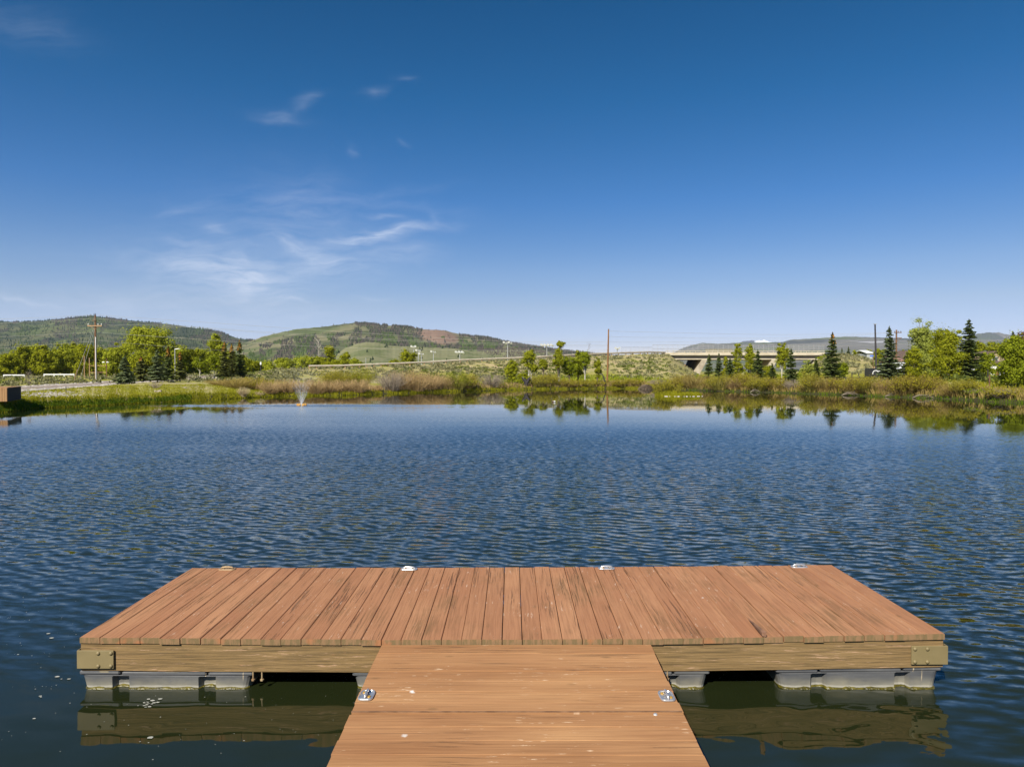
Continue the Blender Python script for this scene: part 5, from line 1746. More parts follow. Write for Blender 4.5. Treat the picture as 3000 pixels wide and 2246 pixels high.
# ------------------------------------------------------------------ houses of the right bank
def house(label, u0, u1, ve, vr, Y, wallm, roofm, depth=6, doors=(), wins=(), gable_front=True, vb=None):
    a, b = at(u0, ve, Y), at(u1, ve, Y)
    x0 = (a.x + b.x) / 2
    z0 = gz(x0, Y) - .1
    o = empty('house', (x0, Y, z0), label, 'house')
    W2 = (b.x - a.x) / 2; he = a.z - z0; hr = at(u0, vr, Y).z - z0
    m = MB()
    if gable_front:
        V = [(-W2, 0, 0), (W2, 0, 0), (W2, 0, he), (0, 0, hr - .08), (-W2, 0, he), (-W2, depth, 0), (W2, depth, 0), (W2, depth, he), (0, depth, hr - .08), (-W2, depth, he)]
        m.add(V, [(0, 1, 2, 3, 4), (9, 8, 7, 6, 5), (1, 6, 7, 2), (5, 0, 4, 9)])
    else:
        m.box((0, depth / 2, he / 2), (W2 * 2, depth, he))
    m.build('wall', wallm, o)
    r = MB()
    e = .3
    if gable_front:
        for s in (-1, 1):
            k = (hr - he) / W2
            V = [(0, -e, hr), (s * (W2 + e), -e, he - k * e), (s * (W2 + e), depth + e, he - k * e), (0, depth + e, hr)]
            V += [(x, y, z + .14) for x, y, z in V]
            r.add(V, [(0, 1, 2, 3), (7, 6, 5, 4), (0, 4, 5, 1), (1, 5, 6, 2), (2, 6, 7, 3)])
    else:
        for s in (0, 1):
            ya, yb_ = (-e, depth / 2) if s == 0 else (depth + e, depth / 2)
            V = [(-W2 - e, ya, he), (W2 + e, ya, he), (W2 + e, yb_, hr), (-W2 - e, yb_, hr)]
            V += [(x, y, z + .14) for x, y, z in V]
            r.add(V, [(0, 1, 2, 3), (7, 6, 5, 4), (0, 4, 5, 1), (1, 5, 6, 2), (2, 6, 7, 3), (3, 7, 4, 0)])
    r.build('roof', roofm, o)
    for (fx, w_, h_) in doors:
        m = MB(); m.box((fx * W2, -.03, h_ / 2), (w_, .06, h_)); m.build('door', M['door'], o)
    for (fx, zc, w_, h_) in wins:
        m = MB(); m.box((fx * W2, -.02, zc), (w_ + .14, .05, h_ + .14)); f = m.build('window', M['white'], o)
        m = MB(); m.box((fx * W2, -.052, zc), (w_, .02, h_)); m.build('pane', M['glass'], f)
    return o


M['door'] = noisy('red_brown_door', (.20, .07, .04), (.28, .10, .06), 2)
M['glass'] = noisy('dark_glass', (.03, .04, .05), (.05, .06, .07), 2, .1)
M['brownroof'] = noisy('brown_shingles', (.10, .06, .045), (.17, .11, .085), 3)
M['redroof'] = noisy('faded_red_roof', (.26, .12, .09), (.38, .20, .16), 3)
M['greywall'] = noisy('grey_siding', (.32, .33, .33), (.42, .43, .42), 2)
M['tanwall'] = noisy('tan_siding', (.34, .25, .16), (.45, .34, .22), 2)
house('white cabin with red-brown door seen between the right bank trees', 2900, 2948, 1066, 1058, 96, M['white'], M['brownroof'], 5, doors=((-.18, .5, 1.3),), wins=((.55, 1.25, .6, .5), (-.7, 1.25, .5, .5)), gable_front=False)
house('tan house with dark brown gable behind the white cabin', 2885, 2945, 1046, 1030, 122, M['tanwall'], M['brownroof'], 7, wins=((0, 3.0, .9, .7),))
house('low tan house behind the tallest spruce', 2838, 2882, 1052, 1036, 118, M['tanwall'], M['brownroof'], 7)
house('small grey house with pointed white front behind the short olive spruce', 2636, 2664, 1080, 1064, 100, M['greywall'], M['white'], 5, wins=((0, 1.0, .5, .4),))
house('dark-roofed house behind the crossarm pole', 2648, 2700, 1052, 1028, 124, M['greywall'], M['brownroof'], 7)
house('faded red roofed shed right of the crossarm pole', 2630, 2650, 1060, 1050, 116, M['tanwall'], M['redroof'], 5, gable_front=False)
house('distant house with bright white roof on the mound skyline', 2540, 2557, 1035, 1026, 178, M['greywall'], M['white'], 7, gable_front=False)

# ------------------------------------------------------------------ fountain
fp = at(884, 1187, 46)
o = empty('fountain', (fp.x, 46, 0), 'floating fountain with orange floats throwing a white plume', 'fountain')
mo = noisy('orange_float', (.55, .25, .04), (.75, .40, .08), 2, .5)
for k in range(6):
    a = k * math.pi / 3 + .2
    m = MB(); c, s = math.cos(a) * .24, math.sin(a) * .24
    m.tube([(c, s, -.05), (c, s, .0), (c, s, .08), (c, s, .11)], [.05, .085, .085, .04], 8); m.build('float', mo, o)
m = MB(); m.tube([(0, 0, -.1), (0, 0, .12), (0, 0, .18)], [.12, .10, .04], 10); m.build('nozzle', M['steel'], o)
mm, t, out = material('spray_water')
tr = t.n('ShaderNodeBsdfTransparent'); df = t.n('ShaderNodeBsdfDiffuse'); df.inputs[0].default_value = (.9, .92, .95, 1)
tl = t.n('ShaderNodeBsdfTranslucent'); tl.inputs[0].default_value = (.9, .92, .95, 1)
mx0 = t.n('ShaderNodeMixShader'); mx0.inputs[0].default_value = .5
t.l(df.outputs[0], mx0.inputs[1]); t.l(tl.outputs[0], mx0.inputs[2])
mx = t.n('ShaderNodeMixShader'); mx.inputs[0].default_value = .22
t.l(tr.outputs[0], mx.inputs[1]); t.l(mx0.outputs[0], mx.inputs[2]); t.l(mx.outputs[0], out.inputs[0])
M['spray'] = mm
mm, t, out = material('thin_mist')
tr = t.n('ShaderNodeBsdfTransparent'); df = t.n('ShaderNodeBsdfDiffuse'); df.inputs[0].default_value = (.8, .85, .9, 1)
mx = t.n('ShaderNodeMixShader'); mx.inputs[0].default_value = .11
t.l(tr.outputs[0], mx.inputs[1]); t.l(df.outputs[0], mx.inputs[2]); t.l(mx.outputs[0], out.inputs[0])
M['mistm'] = mm
m = MB()
C, A, B = [], [], []
for i in range(150):   # ballistic streaks of the jet, short broken dashes
    a = R.uniform(0, 6.283); sp_ = .42 * math.sqrt(R.random())
    v0 = R.uniform(.55, 1.0) ** .7
    top = 2.9 * v0
    seg = int(16 * v0)
    for k in range(seg):
        f = (k + R.random()) / seg
        if R.random() > (1 - f) ** 1.1 * 1.0 + .10: continue
        z = .15 + top * f
        rr_ = (sp_ * 1.1) * z * (1 + .25 * f) 
        C.append((math.cos(a) * rr_ - .02 * z * z, math.sin(a) * rr_, z)); l = .10 * (1 - .5 * f)
        A.append((math.cos(a) * sp_ * l, math.sin(a) * sp_ * l, l)); w = .011
        B.append((w * R.uniform(.7, 1.3), 0, 0))
m.leaf(np.array(C), np.array(A), np.array(B) * 1.3)
m.build('spray', M['spray'], o)
m = MB()
n = 700  # falling droplets and drifting mist, mostly left
z = NR.uniform(.0, 1, n) ** 1.4 * 3.6
x_ = NR.normal(-.0, .25, n) * (.3 + z * .4) - .10 * z * NR.rand(n)
y_ = NR.normal(0, .35, n)
P = np.stack([x_, y_, z + .05], 1)
s = NR.uniform(.008, .02, n)
m.leaf(P, np.stack([s * 0, s * 0, s * 1.8], 1), np.stack([s, s * 0, s * 0], 1))
m.build('droplets', M['spray'], o, kind='stuff')
m = MB()
n = 800
x_ = NR.normal(-2.2, 2.8, n); y_ = NR.normal(.3, 1.5, n); z = np.abs(NR.normal(0, .06, n))
P = np.stack([x_, y_, z + .01], 1); s = NR.uniform(.012, .035, n)
m.leaf(P, np.stack([s * 2.2, s * 0, s * 0], 1), np.stack([s * 0, s * 0, s], 1))
m.build('mist', M['mistm'], o, kind='stuff')

# ------------------------------------------------------------------ goose
gp = at(1620, 1177, 50.5)
o = empty('goose', (gp.x, 50.5, 0), 'dark-necked goose with white rump swimming left before the far shore', 'bird')
mm, t, out = material('goose_plumage')
co = t.n('ShaderNodeTexCoord').outputs['Object']
x, y, z = t.sep(co)[:3]
c = t.mix(t.rng(x, .04, .07), (.14, .09, .05), (.8, .78, .72))
c = t.mix(t.rng(x, -.075, -.085), c, (.02, .018, .016))
c = t.mix(t.m('MULTIPLY', t.rng(z, .235, .24), t.m('MULTIPLY', t.rng(z, .262, .255), t.rng(x, -.118, -.112))), c, (.7, .7, .68))
principled(t, out, c, .7)
m = MB()
pts = [(.19, 0, .07), (.15, 0, .06), (.09, 0, .05), (.02, 0, .05), (-.05, 0, .055), (-.085, 0, .075), (-.097, 0, .12), (-.10, 0, .17), (-.10, 0, .21), (-.107, 0, .243), (-.128, 0, .252), (-.148, 0, .244), (-.178, 0, .237)]
rad = [.012, .04, .062, .07, .062, .042, .022, .017, .017, .024, .026, .016, .005]
m.tube(pts, rad, 12)
b_ = m.build('goose_body', mm, o, smooth=True)
s = b_.modifiers.new('s', 'SUBSURF'); s.levels = 1; s.render_levels = 1
o.scale = (1.05, 1.05, 1.05)

# ------------------------------------------------------------------ dock
DY0, DY1, DX = 4.99, 6.763, 3.062


def dz(x, y):
    t_ = (y - DY0) / (DY1 - DY0)
    return .0042 * x - (1 - (x / DX) ** 2) * (.029 - .019 * min(max(t_, 0), 1))


def deck_mat(name, cA, cB, grain_dir, crack=.5, pale=(.62, .50, .38), lighten=1.0):
    """painted, weathered softwood; grain runs along grain_dir (0 = x, 1 = y)"""
    m, t, out = material(name)
    co = t.n('ShaderNodeTexCoord').outputs['Object']
    isl_ = t.n('ShaderNodeNewGeometry').outputs['Random Per Island']
    x, y, z = t.sep(co)[:3]
    off = t.m('MULTIPLY', isl_, 37.0)
    al, ac = (x, y) if grain_dir == 0 else (y, x)
    # grain bends round knots
    kn = t.noise(t.comb(t.m('MULTIPLY', al, 1.6), t.m('MULTIPLY', ac, 9.0), off), 1.0, 2, .5)
    acw = t.m('ADD', ac, t.m('MULTIPLY', t.m('SUBTRACT', kn, .5), .045))
    fine = t.noise(t.comb(t.m('MULTIPLY', al, 2.2), t.m('MULTIPLY', acw, 75.0), off), 1.0, 4, .6)
    mid = t.noise(t.comb(t.m('MULTIPLY', al, 1.1), t.m('MULTIPLY', acw, 46.0), t.m('ADD', off, 5.0)), 1.0, 3, .55)
    broad = t.noise(t.comb(t.m('MULTIPLY', al, .8), t.m('MULTIPLY', ac, 1.6), t.m('MULTIPLY', off, .15)), 1.0, 4, .6)
    col = t.mix(t.rng(broad, .3, .7), cA, cB)
    col = t.mix(t.m('MULTIPLY', t.rng(isl_, 0, 1), .35), col, (cA[0] * .78, cA[1] * .74, cA[2] * .72))
    col = t.mix(t.m('MULTIPLY', t.rng(fine, .42, .68), .38), col, (cA[0] * .45, cA[1] * .42, cA[2] * .38))
    # long dark checks where the paint has split along the grain
    gate = t.rng(t.noise(t.comb(t.m('MULTIPLY', al, .9), t.m('MULTIPLY', ac, 5.0), t.m('ADD', off, 11.0)), 1.0, 2, .5), .50, .62)
    ck = t.m('MULTIPLY', t.rng(mid, .61, .66), gate)
    ck2 = t.m('MULTIPLY', t.rng(fine, .60, .66), t.rng(gate, .2, .8))
    dark = t.m('MAXIMUM', t.m('MULTIPLY', ck, crack), t.m('MULTIPLY', ck2, crack * .75))
    col = t.mix(t.m('MULTIPLY', dark, .8), col, (.10, .055, .028))
    if grain_dir == 0:
        band = t.noise(t.comb(t.m('MULTIPLY', al, .35), t.m('MULTIPLY', ac, 3.2), 2.0), 1.0, 3, .6)
        col = t.mix(t.rng(band, .36, .62), col, t.mix(1.0, col, (.80, .74, .70), 'MULTIPLY'))
    else:
        wear = t.noise(t.comb(t.m('MULTIPLY', al, 1.3), t.m('MULTIPLY', ac, 2.6), 7.0), 1.0, 4, .65)
        col = t.mix(t.m('MULTIPLY', t.rng(wear, .50, .66), t.m('MULTIPLY', t.rng(fine, .40, .56), .55)), col, (.155, .092, .038))
    # knots
    vo = t.n('ShaderNodeTexVoronoi'); vo.inputs['Scale'].default_value = 1.0
    t.l(t.comb(t.m('MULTIPLY', al, 2.6), t.m('MULTIPLY', ac, 6.0), off), vo.inputs['Vector'])
    vs = t.sep(vo.outputs['Color'])
    kk = t.m('MULTIPLY', t.rng(vo.outputs['Distance'], .13, .05), t.rng(vs[0], .60, .62))
    col = t.mix(t.m('MULTIPLY', kk, .65), col, (.16, .095, .04))
    # pale scuffs following the grain, and droppings
    sc = t.m('MULTIPLY', t.rng(t.noise(t.comb(t.m('MULTIPLY', al, 7.0), t.m('MULTIPLY', ac, 42.0), 3.0), 1.0, 4, .7), .61, .67), t.rng(t.noise(co, 2.3, 3, .6), .50, .58))
    col = t.mix(t.m('MULTIPLY', sc, .8), col, pale)
    v2 = t.n('ShaderNodeTexVoronoi'); v2.inputs['Scale'].default_value = 3.6
    wv = t.n('ShaderNodeVectorMath', operation='ADD')
    t.l(co, wv.inputs[0])
    nz = t.noise(co, 30, 2, .5, out=1)
    sc_ = t.n('ShaderNodeVectorMath', operation='SCALE'); t.l(nz, sc_.inputs[0]); sc_.inputs['Scale'].default_value = .03
    t.l(sc_.outputs[0], wv.inputs[1])
    t.l(wv.outputs[0], v2.inputs['Vector'])
    s2 = t.sep(v2.outputs['Color'])
    spot = t.m('MULTIPLY', t.rng(v2.outputs['Distance'], t.m('ADD', .035, t.m('MULTIPLY', s2[1], .05)), .02), t.rng(s2[0], .70, .71))
    col = t.mix(spot, col, (.72, .68, .62))
    hgt_ = t.m('SUBTRACT', t.m('MULTIPLY', fine, .6), t.m('MULTIPLY', dark, 1.6))
    principled(t, out, col, .78, 0, bump(t, hgt_, .0035), spec=.25)
    return m


M['deck'] = deck_mat('red_brown_deck_paint', (.365, .163, .078), (.47, .236, .116), 1, .75, (.60, .42, .30))
M['ramp'] = deck_mat('tan_brown_ramp_paint', (.42, .210, .092), (.54, .295, .130), 0, .5, (.78, .56, .36))


def beam_mat():
    m, t, out = material('peeling_olive_paint')
    co = t.n('ShaderNodeTexCoord').outputs['Object']
    a = t.noise(t.mapping(co, (3.2, 20, 95)), 1.0, 5, .65)
    b = t.noise(t.mapping(co, (1.5, 4, 20), loc=(4, 1, 2)), 1.0, 4, .6)
    c_ = t.noise(t.mapping(co, (7, 30, 120), loc=(2, 7, 1)), 1.0, 4, .7)
    col = t.mix(t.rng(b, .3, .7), (.205, .130, .053), (.295, .19, .083))
    col = t.mix(t.m('MULTIPLY', t.rng(a, .47, .62), .65), col, (.105, .072, .034))
    peel = t.m('MULTIPLY', t.rng(c_, .57, .63), t.rng(b, .49, .58))
    col = t.mix(peel, col, (.50, .31, .19))
    p2 = t.m('MULTIPLY', t.rng(c_, .66, .69), t.rng(a, .5, .58))
    col = t.mix(p2, col, (.55, .22, .10))
    principled(t, out, col, .85, 0, bump(t, a, .006), spec=.2)
    return m


M['beam'] = beam_mat()
M['plate'] = noisy('olive_painted_steel', (.19, .145, .062), (.235, .18, .08), 3, .6, b=.001)
M['rust'] = noisy('rusty_cleat', (.30, .18, .09), (.45, .33, .18), 20, .6, .2)
M['zinc'] = noisy('bright_zinc', (.62, .60, .58), (.80, .78, .75), 12, .32, .75)
M['brass'] = noisy('gold_bolt_head', (.60, .32, .05), (.75, .45, .10), 10, .35, .5)


def board_end_mat():
    m, t, out = material('board_ends')
    co = t.n('ShaderNodeTexCoord').outputs['Object']
    n1 = t.noise(t.mapping(co, (6, 6, 5)), 1.0, 3, .5)
    n2 = t.noise(t.mapping(co, (28, 20, 6), loc=(3, 0, 0)), 1.0, 4, .65)
    col = t.mix(t.rng(n2, .45, .55), (.19, .13, .06), (.27, .16, .08))
    col = t.mix(t.m('MULTIPLY', t.rng(n1, .60, .68), .45), col, (.48, .17, .07))
    principled(t, out, col, .85, 0, bump(t, n2, .003), spec=.2)
    return m


M['bend'] = board_end_mat()
dock = empty('floating_dock', (0, DY0, 0), 'red-brown planked floating dock on black plastic floats at the end of the ramp', 'dock')
rr = random.Random(42)
NB = 43
pitch = 2 * DX / NB
th = .042


def board(m, x0, x1, ya, yb, ztop, jit=0.0, bev=.004, bow=0.0, ends=None):
    """one plank running along y, with eased top edges"""
    nseg = 9
    V = []
    ch = bev
    for k in range(nseg + 1):
        f = k / nseg
        y = ya + (yb - ya) * f
        wob = math.sin(f * 3.1 + bow * 9) * bow
        l, r_ = x0 + wob, x1 + wob
        cup = -.0012
        for (x, z) in ((l, -th), (l, -ch), (l + ch, 0), ((l + r_) / 2, cup), (r_ - ch, 0), (r_, -ch), (r_, -th)):
            V.append((x, y - DY0, ztop + z + dz(x, y) + jit))
    Fs = []
    n = 7
    for k in range(nseg):
        for i in range(n):
            j = (i + 1) % n
            Fs.append((k * n + i, k * n + j, (k + 1) * n + j, (k + 1) * n + i))
    Fs.append(tuple(range(n)))
    Fs.append(tuple(range((nseg + 1) * n - 1, nseg * n - 1, -1)))
    m.add(V, Fs)


m = MB()
e0 = []
for i in range(NB):
    g0 = rr.choice([.0008, .0012, .0018, .003, .0045])
    x0 = -DX + i * pitch + g0
    x1 = -DX + (i + 1) * pitch - rr.choice([.0008, .0012, .002, .0035])
    fy = DY0 + rr.uniform(-.006, .006)
    by = DY1 + rr.uniform(-.008, .008)
    j = rr.uniform(-.0025, .0025)
    e0.append((x0, x1, fy, j))
    board(m, x0, x1, fy, by, .390, j, bow=rr.uniform(-.0012, .0012))
o = m.build('decking', M['deck'], dock)
me = o.data
me.materials.append(M['bend'])
for pgn in me.polygons:
    c = pgn.center
    if abs(pgn.normal.y) > .9: pgn.material_index = 1
o['label'] = 'red-brown deck planks with peeling edges'
# lifted splinter near the right front
m = MB()
a, b = at(2188, 1822, 5.33), at(2240, 1866, 4.985)
m.add([(a.x, a.y - DY0, .402), (b.x - .015, b.y - DY0 + .01, .408), (b.x + .012, b.y - DY0 - .005, .418), (b.x + .012, b.y - DY0, .382), (b.x - .015, b.y - DY0 + .005, .385)], [(0, 1, 2), (0, 2, 3), (0, 3, 4), (0, 4, 1), (1, 4, 3, 2)])
msp = noisy('splinter_wood', (.10, .055, .03), (.28, .14, .08), 9, .9)
m.build('splinter', msp, dock)


def sagbeam(m, xa, xb, ya, yb, zb_, zt_, n=24, jag=0.0):
    V = []
    for k in range(n + 1):
        x = xa + (xb - xa) * k / n
        for (y, z) in ((ya, zb_), (ya, zt_), (yb, zt_), (yb, zb_)):
            V.append((x, y - DY0, z + dz(x, y) * .9 + rr.uniform(-1, 1) * jag))
    Fs = []
    for k in range(n):
        for i in range(4):
            j = (i + 1) % 4
            Fs.append((k * 4 + i, (k + 1) * 4 + i, (k + 1) * 4 + j, k * 4 + j))
    Fs.append((0, 1, 2, 3)); Fs.append((n * 4 + 3, n * 4 + 2, n * 4 + 1, n * 4))
    m.add(V, Fs)


ZB, ZT = .149, .347
m = MB(); sagbeam(m, -DX + .004, DX - .004, DY0 + .012, DY0 + .06, ZB, ZT, jag=.0012); m.build('fascia_beam', M['beam'], dock, label='front edge beam in peeling olive paint')
m = MB(); sagbeam(m, -DX + .008, DX - .008, DY1 - .07, DY1 - .02, ZB, ZT); m.build('rear_beam', M['beam'], dock)
for s in (-1, 1):
    m = MB(); xs_ = s * (DX - .028); V = []
    sagbeam(m, xs_ - .019, xs_ + .019, DY0 + .062, DY1 - .072, ZB, ZT, n=2); m.build('side_beam', M['beam'], dock)
m = MB()
for xj in np.linspace(-2.4, 2.4, 9): sagbeam(m, xj - .019, xj + .019, DY0 + .062, DY1 - .072, .2, ZT - .001, n=1)
m.build('joists', M['beam'], dock)

# bolted corner plates
for s, us_, ve in ((-1, (226, 334), (1904, 1957)), (1, (2670, 2776), (1891, 1945))):
    a, b = at(us_[0], ve[0], DY0), at(us_[1], ve[1], DY0)
    m = MB(); m.bbox(((a.x + b.x) / 2, .0, (a.z + b.z) / 2), (b.x - a.x, .012, a.z - b.z), .002)
    xo = a.x if s < 0 else b.x
    m.box((xo - s * .003, .13, (a.z + b.z) / 2), (.006, .25, a.z - b.z))
    pl = m.build('corner_plate', M['plate'], dock)
    fr = (.585, .93) if s < 0 else (.09, .43)
    for fx in fr:
        for fz in (.15, .85):
            m = MB()
            cx, cz_ = a.x + (b.x - a.x) * fx, a.z + (b.z - a.z) * fz
            m.tube([(cx, -.005, cz_), (cx, -.010, cz_), (cx, -.014, cz_), (cx, -.0165, cz_)], [.0145, .0135, .009, .003], 12)
            m.build('bolt', M['plate'], pl, smooth=True)


# floats
def float_mat():
    m, t, out = material('weathered_black_plastic')
    g = t.n('ShaderNodeNewGeometry').outputs['Position']
    x, y, z = t.sep(g)[:3]
    n1 = t.noise(t.mapping(g, (2.0, 5, 16)), 1.0, 4, .6)
    n2 = t.noise(g, 9, 4, .7)
    n3 = t.noise(t.mapping(g, (5, 5, 8), loc=(3, 0, 0)), 1.0, 3, .6)
    col = t.mix(t.rng(n1, .3, .7), (.068, .070, .076), (.145, .143, .137))
    tan = t.mix(t.rng(n3, .3, .7), (.36, .32, .22), (.22, .21, .17))
    lv = t.rng(t.m('ADD', z, t.m('MULTIPLY', t.m('SUBTRACT', n3, .5), .05)), .085, .015)
    col = t.mix(t.m('MULTIPLY', lv, .75), col, tan)
    zz_ = t.m('ADD', z, t.m('MULTIPLY', t.m('SUBTRACT', n2, .5), .018))
    scum = t.m('MULTIPLY', t.rng(zz_, .026, .018), t.rng(zz_, .006, .010))
    col = t.mix(t.m('MULTIPLY', scum, .55), col, (.50, .47, .40))
    alg = t.mix(t.rng(n2, .35, .65), (.045, .04, .004), (.19, .16, .012))
    col = t.mix(t.rng(zz_, .009, .005), col, alg)
    drip = t.m('MULTIPLY', t.rng(t.noise(t.mapping(g, (30, 5, 3), loc=(9, 0, 0)), 1.0, 2, .5), .70, .73), t.rng(z, .05, .08))
    col = t.mix(drip, col, (.50, .40, .26))
    patch = t.m('MULTIPLY', t.rng(t.noise(t.mapping(g, (3, 3, 9), loc=(1, 4, 2)), 1.0, 3, .5), .57, .6), t.rng(z, .115, .125))
    col = t.mix(patch, col, (.36, .29, .15))
    principled(t, out, col, .5, 0, bump(t, n2, .003), spec=.4)
    return m


M['float'] = float_mat()
M['algae'] = noisy('wet_algae', (.035, .03, .004), (.13, .105, .01), 25, .35, b=.01, detail=5)


def dock_float(u0, u1, grooves, zoff):
    xa, xb = (u0 - U0) / FPX * 5.04, (u1 - U0) / FPX * 5.04
    gr = [((a - U0) / FPX * 5.04, (b - U0) / FPX * 5.04) for a, b in grooves]
    top = ZB - .004
    root = bpy.data.objects.new('float', None)
    # body: outline lofted through heights, front side carries the recesses
    def outline(ins, gd):
        pts = []
        rc = .05
        fi = ins * .2
        x0, x1 = xa + ins, xb - ins
        for k in range(5):
            a = math.pi + k * math.pi / 8
            pts.append((x0 + rc + math.cos(a) * rc, fi + rc + math.sin(a) * rc))
        for (ga, gb) in gr:
            for q in ((ga - .008, 0), (ga + .004, gd * .5), (ga + .012, gd), ((ga + gb) / 2, gd * 1.12), (gb - .012, gd), (gb - .004, gd * .5), (gb + .008, 0)):
                pts.append((q[0], fi + q[1]))
        for k in range(5):
            a = 1.5 * math.pi + k * math.pi / 8
            pts.append((x1 - rc + math.cos(a) * rc, fi + rc + math.sin(a) * rc))
        pts += [(x1, 1.45), (x0, 1.45)]
        return pts
    levels = [(-.28, .06, .042), (-.02, .036, .042), (.03, .029, .042), (.06, .022, .042), (.085, .016, .040), (.100, .013, .034), (top - .036, .009, .0), (top - .034, .02, .0)]
    V, n = [], None
    for (z, ins, gd) in levels:
        ol = outline(ins, gd)
        n = len(ol)
        V += [(x, y + .020, z + dz(x, DY0) * .8 + zoff) for x, y in ol]
    Fs = []
    for k in range(len(levels) - 1):
        for i in range(n):
            j = (i + 1) % n
            Fs.append((k * n + i, k * n + j, (k + 1) * n + j, (k + 1) * n + i))
    Fs.append(tuple(range((len(levels) - 1) * n, len(levels) * n)))
    m = MB(); m.add(V, Fs)
    # top lip in three lengths
    cuts = [xa] + [c for (ga, gb) in gr for c in ((ga + gb) / 2 - .006, (ga + gb) / 2 + .006)] + [xb]
    for i in range(0, len(cuts), 2):
        a, b = cuts[i], cuts[i + 1]
        zc = top - .018 + dz((a + b) / 2, DY0) * .8 + zoff
        m.bbox(((a + b) / 2, .020 + .005 + .7, zc), (b - a, 1.41, .034), .010)
    fl = m.build('float', M['float'], dock)
    # algae skirt at the waterline
    al = MB()
    V = []
    ol = outline(.030, .042)
    ol = [q for q in ol if q[1] < .5]
    nn = []
    for i in range(len(ol) - 1):
        p, q = ol[i], ol[i + 1]
        d = math.dist(p, q); k = max(1, int(d / .012))
        for s_ in range(k): nn.append((p[0] + (q[0] - p[0]) * s_ / k, p[1] + (q[1] - p[1]) * s_ / k))
    nn.append(ol[-1])
    for i, (x, y) in enumerate(nn):
        hh = .009 + .005 * math.sin(x * 40) + rr.uniform(-.002, .003)
        for (zo, yo) in ((hh, .0), (hh * .5, -.008 - rr.uniform(0, .006)), (-.01, -.018 - rr.uniform(0, .008))):
            V.append((x, y + .020 + yo, zo))
    Fs = []
    for i in range(len(nn) - 1):
        for k in range(2): Fs.append((i * 3 + k, i * 3 + k + 1, i * 3 + 4 + k, i * 3 + 3 + k))
    al.add(V, Fs)
    al.build('algae_fringe', M['algae'], fl)
    bpy.data.objects.remove(root)
    return fl


dock_float(229, 740, ((329, 373), (582, 628)), -.002)
dock_float(1031, 1552, ((1130, 1175), (1384, 1430)), .0)
dock_float(1560, 2081, ((1660, 1705), (1957, 1990)), .004)
f4 = dock_float(2275, 2761, ((2380, 2422), (2626, 2667)), .006)
# embossed oblong on the right float
m = MB()
a, b = at(2490, 1977, 5.04), at(2569, 1991, 5.04)
pts = []
for k in range(20):
    an = 2 * math.pi * k / 20
    cx = b.x - .018 if math.cos(an) > 0 else a.x + .018
    pts.append((cx + math.cos(an) * .018, .040, (a.z + b.z) / 2 + math.sin(an) * .018))
pts.append(pts[0])
m.tube(pts, .0025, 5); m.build('embossed_rim', M['float'], f4)
# hanger bolts between float and beam
for u in (1957, 739, 765):
    x = (u - U0) / FPX * 5.03
    m = MB(); m.tube([(x, .02, ZB - .06 + dz(x, DY0)), (x, .02, ZB + .02 + dz(x, DY0))], .006, 6); m.tube([(x, .02, ZB - .062 + dz(x, DY0)), (x, .02, ZB - .052 + dz(x, DY0))], .014, 6); m.build('hanger_bolt', M['rust'], dock)


def cleat(parent, loc, mat, L=.15, W_=.07, rz=0, boltm='brass'):
    """flush fold-down dock cleat: rimmed plate, arched bar, two screws"""
    c_, s_ = math.cos(rz), math.sin(rz)
    tf = lambda p: (loc[0] + p[0] * c_ - p[1] * s_, loc[1] + p[0] * s_ + p[1] * c_, loc[2] + p[2])
    m = MB()
    ol = []
    for k in range(24):
        a = 2 * math.pi * k / 24
        ex = .5
        ol.append((math.copysign(abs(math.cos(a)) ** ex, math.cos(a)) * L / 2, math.copysign(abs(math.sin(a)) ** ex, math.sin(a)) * W_ / 2))
    lv = [(1.0, 0), (1.0, .006), (.94, .010), (.84, .010), (.80, .006)]
    V = [tf((x * k, y * k, z)) for (k, z) in lv for x, y in ol]
    n = 24
    Fs = [(j * n + i, j * n + (i + 1) % n, (j + 1) * n + (i + 1) % n, (j + 1) * n + i) for j in range(4) for i in range(n)]
    Fs.append(tuple(range(4 * n, 5 * n)))
    m.add(V, Fs)
    body = m.build('mooring_cleat', M[mat], parent)
    m = MB()
    m.tube([tf((-L * .40, 0, .010)), tf((-L * .28, 0, .020)), tf((-L * .1, 0, .024)), tf((L * .1, 0, .024)), tf((L * .28, 0, .020)), tf((L * .40, 0, .010))], [.006, .009, .0085, .0085, .009, .006], 8)
    m.build('cleat_bar', M[mat], body, smooth=True)
    for sx in (-1, 1):
        m = MB(); m.tube([tf((sx * L * .2, sx * W_ * .22, .006)), tf((sx * L * .2, sx * W_ * .22, .011)), tf((sx * L * .2, sx * W_ * .22, .0135))], [.011, .011, .006], 10); m.build('screw', M[boltm], body)
    return body


for (u, mt, bm) in ((662, 'rust', 'rust'), (1197, 'zinc', 'brass'), (1778, 'zinc', 'brass'), (2345, 'zinc', 'rust')):
    x = (u - U0) / FPX * 6.70
    cleat(dock, (x, 6.70 - DY0, .391 + dz(x, 6.7)), mt, .155, .075, 0, bm)

# ------------------------------------------------------------------ ramp
ramp = empty('gangway_ramp', (0, 4.97, 0), 'tan-brown boarded ramp leading onto the floating dock', 'ramp')
RXW = .921


def rz_(y): return .331 - (4.97 - y) * .021 if y > 4.02 else .311 - .004 - (4.02 - y) * .012


